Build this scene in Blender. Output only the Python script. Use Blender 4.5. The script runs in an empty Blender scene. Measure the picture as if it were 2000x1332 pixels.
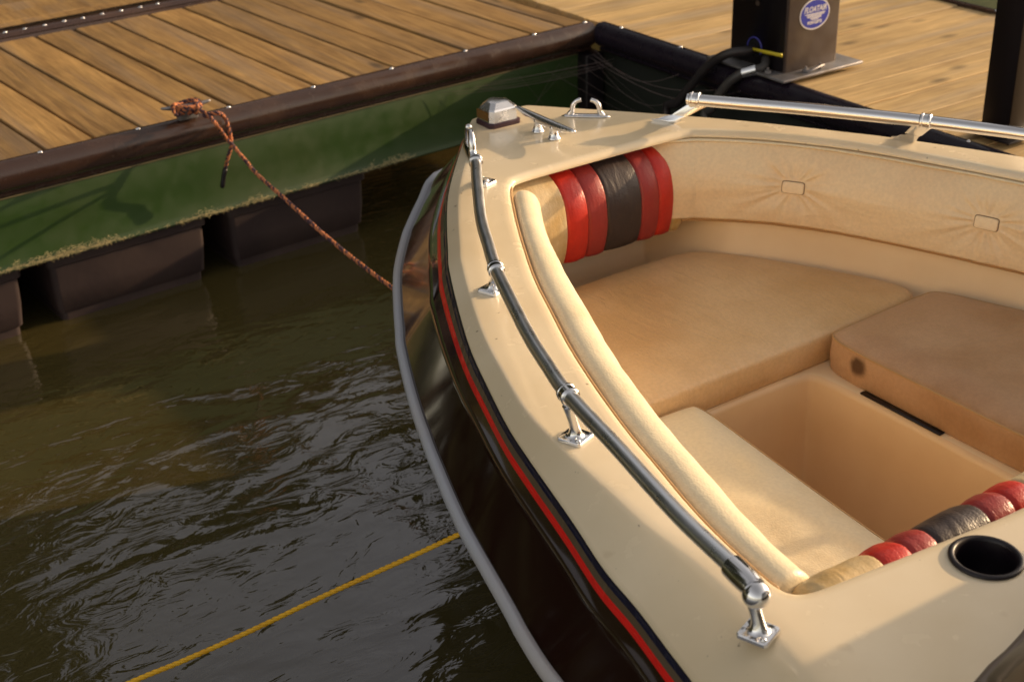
import bpy, bmesh, math, random
from mathutils import Vector, Matrix, noise
random.seed(7)
C = bpy.context.scene.collection
SC = bpy.context.scene

# ------------------------------------------------------------------ camera
CAM = Vector((-1.77, 0.0, 1.82))
PITCH, YAW, ROLL, FPX = math.radians(27.3), math.radians(33.5), math.radians(1.75), 2780.0
_c, _s = math.cos(YAW), math.sin(YAW)
RIGHT0 = Vector((_c, -_s, 0)); FH = Vector((_s, _c, 0))
FWD = (FH*math.cos(PITCH) + Vector((0, 0, -math.sin(PITCH)))).normalized()
UP0 = (FH*math.sin(PITCH) + Vector((0, 0, math.cos(PITCH)))).normalized()
RIGHT = RIGHT0*math.cos(ROLL) - UP0*math.sin(ROLL)
UP = RIGHT0*math.sin(ROLL) + UP0*math.cos(ROLL)

def ray(u, v):
    return FWD + RIGHT*((u-1000)/FPX) + UP*((666-v)/FPX)
def at(u, v, z):                      # survey point -> the level plane at height z
    r = ray(u, v); return CAM + r*((z-CAM.z)/r.z)
def atx(u, v, x):
    r = ray(u, v); return CAM + r*((x-CAM.x)/r.x)
def aty(u, v, y):
    r = ray(u, v); return CAM + r*((y-CAM.y)/r.y)

# ------------------------------------------------------------------ materials
def mat(name, col, rough=.5, metal=0., spec=.5, ior=1.5, coat=0., bump=0., bscale=50., bdetail=3.,
        var=None, vscale=6., vcol=None, vthr=(.45, .75), rvar=0., bdist=.002, coatr=.05):
    m = bpy.data.materials.new(name); m.use_nodes = True
    nt = m.node_tree; N = nt.nodes; L = nt.links; b = N['Principled BSDF']
    b.inputs['Base Color'].default_value = (*col, 1)
    b.inputs['Roughness'].default_value = rough
    b.inputs['Metallic'].default_value = metal
    b.inputs['IOR'].default_value = ior
    b.inputs['Specular IOR Level'].default_value = spec
    b.inputs['Coat Weight'].default_value = coat
    b.inputs['Coat Roughness'].default_value = coatr
    tc = N.new('ShaderNodeTexCoord')
    if vcol:
        n = N.new('ShaderNodeTexNoise'); n.inputs['Scale'].default_value = vscale; n.inputs['Detail'].default_value = 5
        L.new(tc.outputs['Object'], n.inputs['Vector'])
        r = N.new('ShaderNodeMapRange'); r.inputs[1].default_value = vthr[0]; r.inputs[2].default_value = vthr[1]
        L.new(n.outputs['Fac'], r.inputs[0])
        mx = N.new('ShaderNodeMix'); mx.data_type = 'RGBA'
        mx.inputs[6].default_value = (*col, 1); mx.inputs[7].default_value = (*vcol, 1)
        L.new(r.outputs[0], mx.inputs[0]); L.new(mx.outputs[2], b.inputs['Base Color'])
        m['mix'] = mx.name
    if rvar:
        n3 = N.new('ShaderNodeTexNoise'); n3.inputs['Scale'].default_value = 23; n3.inputs['Detail'].default_value = 6
        L.new(tc.outputs['Object'], n3.inputs['Vector'])
        r3 = N.new('ShaderNodeMapRange'); r3.inputs[1].default_value = .3; r3.inputs[2].default_value = .7
        r3.inputs[3].default_value = max(0, rough-rvar); r3.inputs[4].default_value = rough+rvar
        L.new(n3.outputs['Fac'], r3.inputs[0]); L.new(r3.outputs[0], b.inputs['Roughness'])
    if bump:
        n2 = N.new('ShaderNodeTexNoise'); n2.inputs['Scale'].default_value = bscale; n2.inputs['Detail'].default_value = bdetail
        L.new(tc.outputs['Object'], n2.inputs['Vector'])
        bp = N.new('ShaderNodeBump'); bp.inputs['Strength'].default_value = bump; bp.inputs['Distance'].default_value = bdist
        L.new(n2.outputs['Fac'], bp.inputs['Height']); L.new(bp.outputs[0], b.inputs['Normal'])
    return m

def vinyl(name, col, stain, stretch=(1, 1, 1), thr=(.42, .72), rough=.42, grain=.5, vs=5., crease=.35, fine=None):
    """upholstery vinyl: pebbled grain, long soft creases, grime in patches"""
    m = bpy.data.materials.new(name); m.use_nodes = True
    nt = m.node_tree; N = nt.nodes; L = nt.links; b = N['Principled BSDF']
    tc = N.new('ShaderNodeTexCoord')
    n = N.new('ShaderNodeTexNoise'); n.inputs['Scale'].default_value = vs; n.inputs['Detail'].default_value = 7; n.inputs['Roughness'].default_value = .6
    L.new(tc.outputs['Object'], n.inputs['Vector'])
    r = N.new('ShaderNodeMapRange'); r.inputs[1].default_value = thr[0]; r.inputs[2].default_value = thr[1]; L.new(n.outputs['Fac'], r.inputs[0])
    mx = N.new('ShaderNodeMix'); mx.data_type = 'RGBA'; mx.inputs[6].default_value = (*col, 1); mx.inputs[7].default_value = (*stain, 1)
    L.new(r.outputs[0], mx.inputs[0])
    # fine speckle
    f = N.new('ShaderNodeTexNoise'); f.inputs['Scale'].default_value = 140; f.inputs['Detail'].default_value = 4; L.new(tc.outputs['Object'], f.inputs['Vector'])
    fr = N.new('ShaderNodeMapRange'); fr.inputs[1].default_value = .35; fr.inputs[2].default_value = .65; fr.inputs[3].default_value = .95; fr.inputs[4].default_value = 1.03
    L.new(f.outputs['Fac'], fr.inputs[0])
    mu = N.new('ShaderNodeMix'); mu.data_type = 'RGBA'; mu.blend_type = 'MULTIPLY'; mu.inputs[0].default_value = 1
    L.new(mx.outputs[2], mu.inputs[6]); L.new(fr.outputs[0], mu.inputs[7]); L.new(mu.outputs[2], b.inputs['Base Color'])
    b.inputs['Roughness'].default_value = rough
    vo = N.new('ShaderNodeTexVoronoi'); vo.inputs['Scale'].default_value = 330; vo.feature = 'SMOOTH_F1'; L.new(tc.outputs['Object'], vo.inputs['Vector'])
    mp = N.new('ShaderNodeMapping'); mp.inputs['Scale'].default_value = stretch; L.new(tc.outputs['Object'], mp.inputs['Vector'])
    cr = N.new('ShaderNodeTexNoise'); cr.inputs['Scale'].default_value = 14; cr.inputs['Detail'].default_value = 4; cr.inputs['Distortion'].default_value = .8; L.new(mp.outputs[0], cr.inputs['Vector'])
    b1 = N.new('ShaderNodeBump'); b1.inputs['Strength'].default_value = grain; b1.inputs['Distance'].default_value = .0009; L.new(vo.outputs['Distance'], b1.inputs['Height'])
    b2 = N.new('ShaderNodeBump'); b2.inputs['Strength'].default_value = crease; b2.inputs['Distance'].default_value = .006; L.new(cr.outputs['Fac'], b2.inputs['Height'])
    L.new(b1.outputs[0], b2.inputs['Normal']); L.new(b2.outputs[0], b.inputs['Normal'])
    return m

M = {}
M['gel'] = mat('cream_gelcoat', (.86, .735, .53), .22, coat=.35, coatr=.12, vcol=(.76, .62, .41), vscale=3.5, vthr=(.38, .72), bump=.05, bscale=8, bdist=.004, rvar=.07)
def specks(m, sc=70, thr=.735, col=(.22, .15, .09), amt=.7):
    nt = m.node_tree; N = nt.nodes; L = nt.links; b = N['Principled BSDF']; src = b.inputs['Base Color'].links[0].from_socket
    tc = N.new('ShaderNodeTexCoord'); prev = src
    for s_, t_, a_, c_ in ((sc, thr, amt, col), (16, .70, .22, (.50, .36, .20)), (260, .76, .5, col)):
        n = N.new('ShaderNodeTexNoise'); n.inputs['Scale'].default_value = s_; n.inputs['Detail'].default_value = 2; L.new(tc.outputs['Object'], n.inputs['Vector'])
        r = N.new('ShaderNodeMapRange'); r.inputs[1].default_value = t_; r.inputs[2].default_value = t_+.05; r.inputs[4].default_value = a_; L.new(n.outputs['Fac'], r.inputs[0])
        x = N.new('ShaderNodeMix'); x.data_type = 'RGBA'; L.new(r.outputs[0], x.inputs[0]); L.new(prev, x.inputs[6]); x.inputs[7].default_value = (*c_, 1); prev = x.outputs[2]
    L.new(prev, b.inputs['Base Color'])
specks(M['gel'])
M['liner'] = mat('cream_liner', (.91, .72, .47), .35, vcol=(.85, .64, .39), vscale=5, bump=.15, bscale=60, bdist=.001)
M['navy'] = mat('navy_pinstripe', (.012, .012, .035), .25, coat=.3)
M['taupe'] = mat('taupe_stripe', (.12, .085, .05), .3, coat=.3)
M['red_stripe'] = mat('red_stripe', (.78, .015, .012), .28, coat=.3)
M['black_gel'] = mat('black_gelcoat', (.018, .006, .004), .10, ior=1.75, coat=1., coatr=.06, bump=.03, bscale=5, bdist=.004, rvar=.05)
M['hull_low'] = mat('dark_hull', (.02, .012, .012), .3)
M['rub'] = mat('grey_rub_rail', (.46, .48, .54), .28, bump=.1, bscale=30, vcol=(.52, .48, .45), vscale=2.)
M['chrome'] = mat('chrome', (.80, .80, .82), .13, metal=1, rvar=.06, bump=.08, bscale=120, bdist=.0006)
M['steel'] = mat('brushed_steel', (.88, .91, .95), .30, metal=1, rvar=.04)
M['galv'] = mat('galvanised', (.30, .29, .30), .5, metal=.8, rvar=.1, vcol=(.2, .18, .16), vscale=18)
M['black_plastic'] = mat('black_plastic', (.010, .006, .010), .42, rvar=.08)
M['bolster'] = vinyl('cream_bolster_vinyl', (.88, .77, .55), (.80, .64, .39), (3, 1, 1), (.5, .8), crease=.12)
M['panel'] = vinyl('tan_panel_vinyl', (.95, .735, .46), (.86, .61, .36), (1, 1, 3), (.45, .8), crease=.3)
M['seat'] = vinyl('worn_tan_vinyl', (.78, .53, .28), (.66, .41, .185), (3, 1, 1), (.38, .62), rough=.31, vs=3.5, grain=.7, crease=.5)
M['seat_pale'] = vinyl('pale_cream_vinyl', (.80, .69, .49), (.72, .56, .33), (1, 2, 1), (.5, .8), rough=.4, vs=4)
M['c_cream'] = vinyl('cream_stripe_vinyl', (.70, .56, .34), (.55, .34, .10), (4, 1, 1), (.4, .7), vs=9, rough=.42, crease=.25)
M['c_red'] = vinyl('red_stripe_vinyl', (.62, .03, .015), (.45, .02, .015), (4, 1, 1), vs=9, rough=.40, crease=.28)
M['c_dred'] = vinyl('dark_red_stripe_vinyl', (.36, .035, .03), (.24, .02, .02), (4, 1, 1), vs=9, rough=.40, crease=.28)
M['c_black'] = vinyl('black_stripe_vinyl', (.045, .03, .028), (.03, .02, .02), (4, 1, 1), vs=9, rough=.42, crease=.28)
M['piping'] = mat('tan_piping', (.50, .30, .13), .5)
M['tab'] = vinyl('pale_tab_vinyl', (1., .80, .53), (.95, .72, .45), crease=.05)
M['thread'] = mat('dark_seam', (.24, .13, .065), .8)
M['green'] = mat('green_skirt_paint', (.030, .066, .014), .42, vcol=(.055, .080, .028), vscale=2.5, bump=.15, bscale=14, bdist=.004, rvar=.1)
M['bumper'] = mat('brown_black_vinyl_bumper', (.045, .024, .018), .24, coat=.25, coatr=.2, vcol=(.085, .045, .026), vscale=7, vthr=(.45, .8), bump=.2, bscale=35, rvar=.1)
M['float'] = mat('dusty_black_float', (.036, .022, .023), .6, vcol=(.065, .042, .038), vscale=4, bump=.35, bscale=9, bdist=.01)
M['frame'] = mat('dark_bronze_steel', (.075, .054, .045), .42, metal=.3, vcol=(.12, .09, .065), vscale=9, rvar=.1, bump=.2, bscale=40)
M['black_steel'] = mat('black_steel', (.008, .005, .007), .4)
M['hose'] = mat('black_hose_rubber', (.022, .018, .02), .42, vcol=(.045, .035, .03), vscale=14)
M['yellow'] = mat('yellow_strap', (.75, .60, .03), .5)
M['decal_blue'] = mat('blue_decal', (.035, .05, .42), .35)
M['decal_white'] = mat('white_decal', (.78, .75, .76), .4)
M['rope_or'] = mat('orange_rope_strand', (.52, .18, .07), .8, bump=.6, bscale=300)
M['rope_dk'] = mat('dark_rope_strand', (.055, .025, .04), .8, bump=.6, bscale=300)
M['rope_ye'] = mat('yellow_rope_strand', (.88, .50, .02), .55, vcol=(.74, .36, .01), vscale=20)
M['straw'] = mat('dry_weed', (.66, .56, .30), .9)
M['web'] = mat('cobweb', (.16, .12, .11), .9)
M['canvas'] = mat('dark_brown_canvas', (.045, .03, .02), .85, bump=.4, bscale=200)
M['grassy'] = mat('bank_grass', (.085, .10, .03), .9, vcol=(.05, .07, .02), vscale=20)
M['leaf'] = mat('leaf', (.030, .040, .012), .7)
M['bark'] = mat('bark', (.06, .045, .03), .9)

def wood_mat(name, lo, hi, axis, tint=(.74, 1.18)):
    m = bpy.data.materials.new(name); m.use_nodes = True
    nt = m.node_tree; N = nt.nodes; L = nt.links; b = N['Principled BSDF']
    at_ = N.new('ShaderNodeAttribute'); at_.attribute_name = 'plank'; at_.attribute_type = 'GEOMETRY'
    tc = N.new('ShaderNodeTexCoord')
    off = N.new('ShaderNodeVectorMath'); off.operation = 'MULTIPLY_ADD'
    L.new(at_.outputs['Vector'], off.inputs[0]); off.inputs[1].default_value = (31, 17, 9); L.new(tc.outputs['Object'], off.inputs[2])
    mp = N.new('ShaderNodeMapping'); sc = [26, 26, 26]; sc[axis] = 1.5; mp.inputs['Scale'].default_value = sc
    L.new(off.outputs[0], mp.inputs['Vector'])
    g = N.new('ShaderNodeTexNoise'); g.inputs['Scale'].default_value = 1.6; g.inputs['Detail'].default_value = 8; g.inputs['Roughness'].default_value = .62; g.inputs['Distortion'].default_value = .9
    L.new(mp.outputs[0], g.inputs['Vector'])
    cr = N.new('ShaderNodeValToRGB'); cr.color_ramp.elements[0].position = .32; cr.color_ramp.elements[1].position = .68
    cr.color_ramp.elements[0].color = (*lo, 1); cr.color_ramp.elements[1].color = (*hi, 1)
    L.new(g.outputs['Fac'], cr.inputs[0])
    # broad weathering blotches
    w = N.new('ShaderNodeTexNoise'); w.inputs['Scale'].default_value = 3.2; w.inputs['Detail'].default_value = 4; L.new(off.outputs[0], w.inputs['Vector'])
    wr = N.new('ShaderNodeMapRange'); wr.inputs[1].default_value = .35; wr.inputs[2].default_value = .7; wr.inputs[3].default_value = 1.12; wr.inputs[4].default_value = .76
    L.new(w.outputs['Fac'], wr.inputs[0])
    m1 = N.new('ShaderNodeMix'); m1.data_type = 'RGBA'; m1.blend_type = 'MULTIPLY'; m1.inputs[0].default_value = 1
    L.new(cr.outputs[0], m1.inputs[6]); L.new(wr.outputs[0], m1.inputs[7])
    gy = N.new('ShaderNodeTexNoise'); gy.inputs['Scale'].default_value = 5.5; gy.inputs['Detail'].default_value = 6; L.new(mp.outputs[0], gy.inputs['Vector']); gy.inputs['Scale'].default_value = .55
    gr = N.new('ShaderNodeMapRange'); gr.inputs[1].default_value = .48; gr.inputs[2].default_value = .72; gr.inputs[4].default_value = .55; L.new(gy.outputs['Fac'], gr.inputs[0])
    mg = N.new('ShaderNodeMix'); mg.data_type = 'RGBA'; L.new(gr.outputs[0], mg.inputs[0]); L.new(m1.outputs[2], mg.inputs[6]); mg.inputs[7].default_value = tuple([.5*lo[i]+.45*(hi[0]*.3+hi[1]*.4+hi[2]*.3) for i in range(3)])+(1,)
    fg = N.new('ShaderNodeTexNoise'); fg.inputs['Scale'].default_value = 6.5; fg.inputs['Detail'].default_value = 5; L.new(mp.outputs[0], fg.inputs['Vector'])
    ff = N.new('ShaderNodeMapRange'); ff.inputs[1].default_value = .3; ff.inputs[2].default_value = .7; ff.inputs[3].default_value = .85; ff.inputs[4].default_value = 1.12; L.new(fg.outputs['Fac'], ff.inputs[0])
    mf = N.new('ShaderNodeMix'); mf.data_type = 'RGBA'; mf.blend_type = 'MULTIPLY'; mf.inputs[0].default_value = 1; L.new(mg.outputs[2], mf.inputs[6]); L.new(ff.outputs[0], mf.inputs[7]); m1 = mf
    # knots
    mk = N.new('ShaderNodeMapping'); s2 = [7.5, 7.5, 7.5]; s2[axis] = 3.2; mk.inputs['Scale'].default_value = s2; L.new(off.outputs[0], mk.inputs['Vector'])
    vo = N.new('ShaderNodeTexVoronoi'); vo.inputs['Scale'].default_value = 1.; L.new(mk.outputs[0], vo.inputs['Vector'])
    kr = N.new('ShaderNodeMapRange'); kr.inputs[1].default_value = .05; kr.inputs[2].default_value = .17; kr.inputs[3].default_value = .42; kr.inputs[4].default_value = 1.
    L.new(vo.outputs['Distance'], kr.inputs[0])
    m2 = N.new('ShaderNodeMix'); m2.data_type = 'RGBA'; m2.blend_type = 'MULTIPLY'; m2.inputs[0].default_value = 1
    L.new(m1.outputs[2], m2.inputs[6]); L.new(kr.outputs[0], m2.inputs[7])
    # per plank tint
    sp = N.new('ShaderNodeSeparateXYZ'); L.new(at_.outputs['Vector'], sp.inputs[0])
    pr = N.new('ShaderNodeMapRange'); pr.inputs[3].default_value = tint[0]; pr.inputs[4].default_value = tint[1]; L.new(sp.outputs[0], pr.inputs[0])
    m3 = N.new('ShaderNodeMix'); m3.data_type = 'RGBA'; m3.blend_type = 'MULTIPLY'; m3.inputs[0].default_value = 1
    L.new(m2.outputs[2], m3.inputs[6]); L.new(pr.outputs[0], m3.inputs[7]); L.new(m3.outputs[2], b.inputs['Base Color'])
    b.inputs['Roughness'].default_value = .75
    bp = N.new('ShaderNodeBump'); bp.inputs['Strength'].default_value = .5; bp.inputs['Distance'].default_value = .003
    L.new(g.outputs['Fac'], bp.inputs['Height']); L.new(bp.outputs[0], b.inputs['Normal'])
    return m
M['wood_a'] = wood_mat('weathered_decking', (.22, .120, .036), (.43, .260, .088), 1)
M['wood_b'] = wood_mat('pale_decking', (.44, .28, .11), (.70, .49, .22), 0, (.88, 1.08))

# ------------------------------------------------------------------ mesh helpers
def link(name, verts, faces, m, parent=None, smooth=True, mi=None):
    me = bpy.data.meshes.new(name); me.from_pydata([tuple(v) for v in verts], [], faces)
    ms = m if isinstance(m, (list, tuple)) else [m]
    for x in ms: me.materials.append(x)
    if mi: me.polygons.foreach_set('material_index', mi)
    bm = bmesh.new(); bm.from_mesh(me); bmesh.ops.recalc_face_normals(bm, faces=bm.faces); bm.to_mesh(me); bm.free()
    if smooth: me.polygons.foreach_set('use_smooth', [True]*len(me.polygons))
    me.update()
    o = bpy.data.objects.new(name, me); C.objects.link(o)
    if parent is not None:
        o.parent = parent; o.matrix_parent_inverse = Matrix.Translation(-parent.location) if parent.type == 'EMPTY' else Matrix()
    return o
def sharp(o, deg=40):
    me = o.data; bm = bmesh.new(); bm.from_mesh(me)
    for e in bm.edges:
        if len(e.link_faces) == 2 and e.calc_face_angle(0) > math.radians(deg): e.smooth = False
    bm.to_mesh(me); bm.free(); return o

class MB:
    def __init__(s): s.v = []; s.f = []; s.mi = []
    def add(s, v, f, k=0):
        o = len(s.v); s.v += [Vector(p) for p in v]; s.f += [[i+o for i in q] for q in f]; s.mi += [k]*len(f)
    def loft(s, rings, closed=True, cap0=False, cap1=False, k=0, mi=None):
        n = len(rings[0]); v = [p for r in rings for p in r]; f = []
        o = len(s.v); mm = []
        for a in range(len(rings)-1):
            for i in range(n if closed else n-1):
                j = (i+1) % n; f.append([a*n+i, a*n+j, (a+1)*n+j, (a+1)*n+i]); mm.append(mi(a, i) if mi else k)
        if cap0: f.append(list(range(n))); mm.append(k if not mi else mi(0, 0))
        if cap1: f.append([(len(rings)-1)*n+i for i in range(n)]); mm.append(k if not mi else mi(len(rings)-2, 0))
        s.v += [Vector(p) for p in v]; s.f += [[i+o for i in q] for q in f]; s.mi += mm
    def box(s, a, b, k=0, bev=0.):
        (x0, y0, z0), (x1, y1, z1) = a, b
        if bev <= 0:
            v = [(x, y, z) for z in (z0, z1) for y in (y0, y1) for x in (x0, x1)]
            s.add(v, [[0, 1, 3, 2], [4, 6, 7, 5], [0, 4, 5, 1], [2, 3, 7, 6], [0, 2, 6, 4], [1, 5, 7, 3]], k); return
        bm = bmesh.new(); bmesh.ops.create_cube(bm, size=1)
        for q in bm.verts: q.co = Vector(((x0+x1)/2+q.co.x*(x1-x0), (y0+y1)/2+q.co.y*(y1-y0), (z0+z1)/2+q.co.z*(z1-z0)))
        bmesh.ops.bevel(bm, geom=bm.edges[:]+bm.verts[:], offset=bev, segments=2, affect='EDGES', profile=.5)
        bm.verts.index_update(); s.add([q.co.copy() for q in bm.verts], [[q.index for q in f.verts] for f in bm.faces], k); bm.free()
    def tube(s, path, r, seg=12, k=0, caps=True):
        path = [Vector(p) for p in path]; n = len(path); rings = []; prev = None
        for i in range(n):
            t = (path[min(i+1, n-1)]-path[max(i-1, 0)]).normalized()
            if prev is None:
                a = Vector((0, 0, 1)) if abs(t.z) < .9 else Vector((1, 0, 0)); nrm = (a-t*a.dot(t)).normalized()
            else:
                nrm = (prev-t*prev.dot(t)).normalized()
            prev = nrm; bi = t.cross(nrm); rr = r[i] if isinstance(r, (list, tuple)) else r
            rings.append([path[i]+(nrm*math.cos(2*math.pi*q/seg)+bi*math.sin(2*math.pi*q/seg))*rr for q in range(seg)])
        s.loft(rings, True, caps, caps, k)
    def build(s, name, m, parent=None, smooth=True, sh=None):
        o = link(name, s.v, s.f, m, parent, smooth, s.mi)
        if sh: sharp(o, sh)
        return o

def cat(pts, n):                       # Catmull-Rom through pts, n samples evenly by length
    pts = [Vector(p) for p in pts]; out = []
    for i in range(len(pts)-1):
        p0 = pts[max(i-1, 0)]; p1 = pts[i]; p2 = pts[i+1]; p3 = pts[min(i+2, len(pts)-1)]
        for q in range(24):
            t = q/24
            out.append(.5*((2*p1)+(p2-p0)*t+(2*p0-5*p1+4*p2-p3)*t*t+(3*p1-p0-3*p2+p3)*t**3))
    out.append(pts[-1]); return resample(out, n)
def resample(pts, n, closed=False):
    P = list(pts)+([pts[0]] if closed else []); d = [0]
    for a, b in zip(P, P[1:]): d.append(d[-1]+(b-a).length)
    out = []; j = 0; T = d[-1]
    for i in range(n):
        x = T*i/(n if closed else n-1)
        while j < len(P)-2 and d[j+1] < x: j += 1
        L_ = d[j+1]-d[j]; t = (x-d[j])/L_ if L_ > 0 else 0
        out.append(P[j].lerp(P[j+1], min(1, max(0, t))))
    return out
def chaikin(pts, it=2, closed=True):
    P = [Vector(p) for p in pts]
    for _ in range(it):
        Q = []
        n = len(P)
        for i in range(n if closed else n-1):
            a, b = P[i], P[(i+1) % n]; Q += [a*.75+b*.25, a*.25+b*.75]
        P = Q if closed else [P[0]]+Q+[P[-1]]
    return P
def inset(poly, d):                    # 2-D offset of closed polygon (CCW => inward for d>0)
    n = len(poly); out = []
    A = sum(poly[i].x*poly[(i+1) % n].y-poly[(i+1) % n].x*poly[i].y for i in range(n)); sg = 1 if A > 0 else -1
    for i in range(n):
        t = (poly[(i+1) % n]-poly[i-1]); t.z = 0; t.normalize()
        dd = d(poly[i]) if callable(d) else d
        out.append(Vector((poly[i].x-t.y*dd*sg, poly[i].y+t.x*dd*sg, poly[i].z)))
    return out
def rayhit(poly, c, a):
    dx, dy = math.cos(a), math.sin(a); best = None; n = len(poly)
    for i in range(n):
        p = poly[i]; q = poly[(i+1) % n]
        ex, ey = q.x-p.x, q.y-p.y; den = dx*ey-dy*ex
        if abs(den) < 1e-12: continue
        wx, wy = p.x-c[0], p.y-c[1]
        t = (wx*ey-wy*ex)/den; s = (wx*dy-wy*dx)/den
        if t > 0 and -1e-6 <= s <= 1+1e-6 and (best is None or t > best[0]): best = (t, s, p, q)
    t, s, p, q = best
    return Vector((c[0]+dx*t, c[1]+dy*t, p.z+(q.z-p.z)*s))
def angring(poly, c, angs):            # fast version using sorted angles
    n = len(poly); th = [math.atan2(p.y-c[1], p.x-c[0]) for p in poly]
    seg = []
    for i in range(n):
        a0, a1 = th[i], th[(i+1) % n]; d = (a1-a0+math.pi) % (2*math.pi)-math.pi
        seg.append((a0, d, i))
    out = [None]*len(angs); K = len(angs); step = 2*math.pi/K; base = angs[0]
    for a0, d, i in seg:
        lo, hi = (a0, a0+d) if d >= 0 else (a0+d, a0)
        k0 = math.ceil((lo-base)/step-1e-9); k1 = math.floor((hi-base)/step+1e-9)
        for k in range(k0, k1+1):
            a = base+k*step; p = poly[i]; q = poly[(i+1) % n]; dx, dy = math.cos(a), math.sin(a)
            ex, ey = q.x-p.x, q.y-p.y; den = dx*ey-dy*ex
            if abs(den) < 1e-14: continue
            wx, wy = p.x-c[0], p.y-c[1]; t = (wx*ey-wy*ex)/den; s = (wx*dy-wy*dx)/den
            out[k % K] = Vector((c[0]+dx*t, c[1]+dy*t, p.z+(q.z-p.z)*min(1, max(0, s))))
    last = next(o for o in out if o is not None)
    for k in range(K):
        if out[k] is None: out[k] = last.copy()
        last = out[k]
    return out
def empty(name, loc=(0, 0, 0), parent=None):
    o = bpy.data.objects.new(name, None); C.objects.link(o); o.location = loc; o.empty_display_size = .05
    if parent is not None:
        o.parent = parent; o.matrix_parent_inverse = Matrix.Translation(-parent.location)
    return o
def tag(o, label=None, cat_=None, group=None, kind=None):
    if label: o['label'] = label
    if cat_: o['category'] = cat_
    if group: o['group'] = group
    if kind: o['kind'] = kind
    return o
def sm(a, b, x):
    t = min(1, max(0, (x-a)/(b-a))); return t*t*(3-2*t)

# ================================================================== BOAT
boat = tag(empty('bowrider_boat', (0, .8, 0)), 'cream and black open bow motorboat with red pinstripe moored beside the dock', 'boat')
def drop(y): return .010+.034*sm(2.1, .9, y)
def bandw(y): return .022+.075*sm(1.55, .85, y)
Dpx = [(922,234),(910,265),(899,295),(882,352),(874,395),(873,443),(875,491),(877,524),(895,602),(919,680),(953,754),(993,832),(1037,899),(1115,1010),(1180,1108),(1245,1185),(1309,1270),(1356,1331)]
Dp = []
for u, v in Dpx:
    p = at(u, v, .77)
    for _ in range(4): p = at(u, v, .77-drop(p.y))
    Dp.append(Vector((p.x, p.y, 0)))
port = [Vector((-.0, 2.712, 0)), Vector((-.05, 2.700, 0))]+Dp+[Vector((-.985, .62, 0)), Vector((-1.01, .2, 0)), Vector((-1.03, -.6, 0)), Vector((-1.0, -1.9, 0))]
portc = cat(port, 320)
star = [Vector((-p.x, p.y, 0)) for p in reversed(portc)]
outer = portc + star[:-1]              # bow tip -> port aft -> transom -> starboard -> tip
outer = resample(outer, 900, True)
for p in outer: p.z = .77-drop(p.y)

op = [(994,364),(1005,420),(1019,470),(1042,539),(1074,599),(1108,666),(1149,730),(1192,791),(1236,849),(1280,899),(1342,975),(1407,1043),(1472,1101),(1520,1142),(1562,1158),(1650,1124),(1840,1049),(2000,985)]
openp = [at(u, v, .77) for u, v in op]
opens = [at(u, v, .75) for u, v in [(1340,265),(1475,276),(1610,290),(1700,303),(1813,323),(2000,360)]]
poly = [Vector((-.225, 2.302, 0)), Vector((-.243, 2.285, 0))]+[Vector((p.x, p.y, 0)) for p in openp]
poly += [Vector((0, .915, 0)), Vector((.4, .925, 0)), Vector((.70, .94, 0)), Vector((.735, .97, 0)), Vector((.72, 1.15, 0)), Vector((.69, 1.35, 0)), Vector((.642, 1.52, 0))]
poly += [Vector((p.x, p.y, 0)) for p in reversed(opens)][0:5]+[Vector((.262, 2.285, 0)), Vector((.235, 2.305, 0)), Vector((0, 2.306, 0))]
opening = resample(chaikin(poly, 2), 700, True)
CEN = (0., 1.6); ANG = [2*math.pi*i/1200 for i in range(1200)]

def deck_rings():
    R = []
    for d, z in ((-.020, .752), (-.004, .7525), (.0, .755), (.0005, .760), (-.002, .7645), (-.006, .768), (-.013, .7697), (-.022, .77)):
        q = inset(opening, d)
        for p in q: p.z = z
        R.append(angring(q, CEN, ANG))
    for fr, zz in ((1.35, 0), (1.10, .01), (1.0, .05), (.90, .13), (.6, .42), (.3, .71), (.08, .93), (0.012, 1.0)):
        q = inset(outer, lambda p: bandw(p.y)*fr)
        for p, o in zip(q, outer): p.z = .77-drop(o.y)*zz
        R.append(angring(q, CEN, ANG))
    q = [p.copy() for p in outer]
    for p in q: p.z -= .004
    R.append(angring(q, CEN, ANG))
    return R
mb = MB(); mb.loft(deck_rings(), True)
deck = mb.build('deck', M['gel'], boat, sh=50)

# cup holder: bored through the deck, rim and cup
CUP = Vector((-.512, .866, .77))
bm = bmesh.new(); bmesh.ops.create_cone(bm, cap_ends=True, segments=64, radius1=.0375, radius2=.0375, depth=.2)
me = bpy.data.meshes.new('cutter'); bm.to_mesh(me); bm.free(); cut = bpy.data.objects.new('cutter', me); C.objects.link(cut); cut.location = CUP
md = deck.modifiers.new('b', 'BOOLEAN'); md.operation = 'DIFFERENCE'; md.object = cut; md.solver = 'EXACT'
bpy.context.view_layer.update()
dg = bpy.context.evaluated_depsgraph_get(); nm = bpy.data.meshes.new_from_object(deck.evaluated_get(dg)); deck.modifiers.clear(); deck.data = nm
bpy.data.objects.remove(cut)
def revolve(prof, cen, seg=64):
    return [[Vector((cen.x+r*math.cos(2*math.pi*i/seg), cen.y+r*math.sin(2*math.pi*i/seg), cen.z+z)) for i in range(seg)] for r, z in prof]
mb = MB(); mb.loft(revolve([(.0450, .0005), (.0455, .0025), (.0442, .0040), (.042, .0050), (.0395, .0048), (.0375, .003), (.0362, 0), (.0358, -.02), (.034, -.08), (.0, -.082)], CUP))
mb.build('cup_holder', M['black_plastic'], boat)

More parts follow.
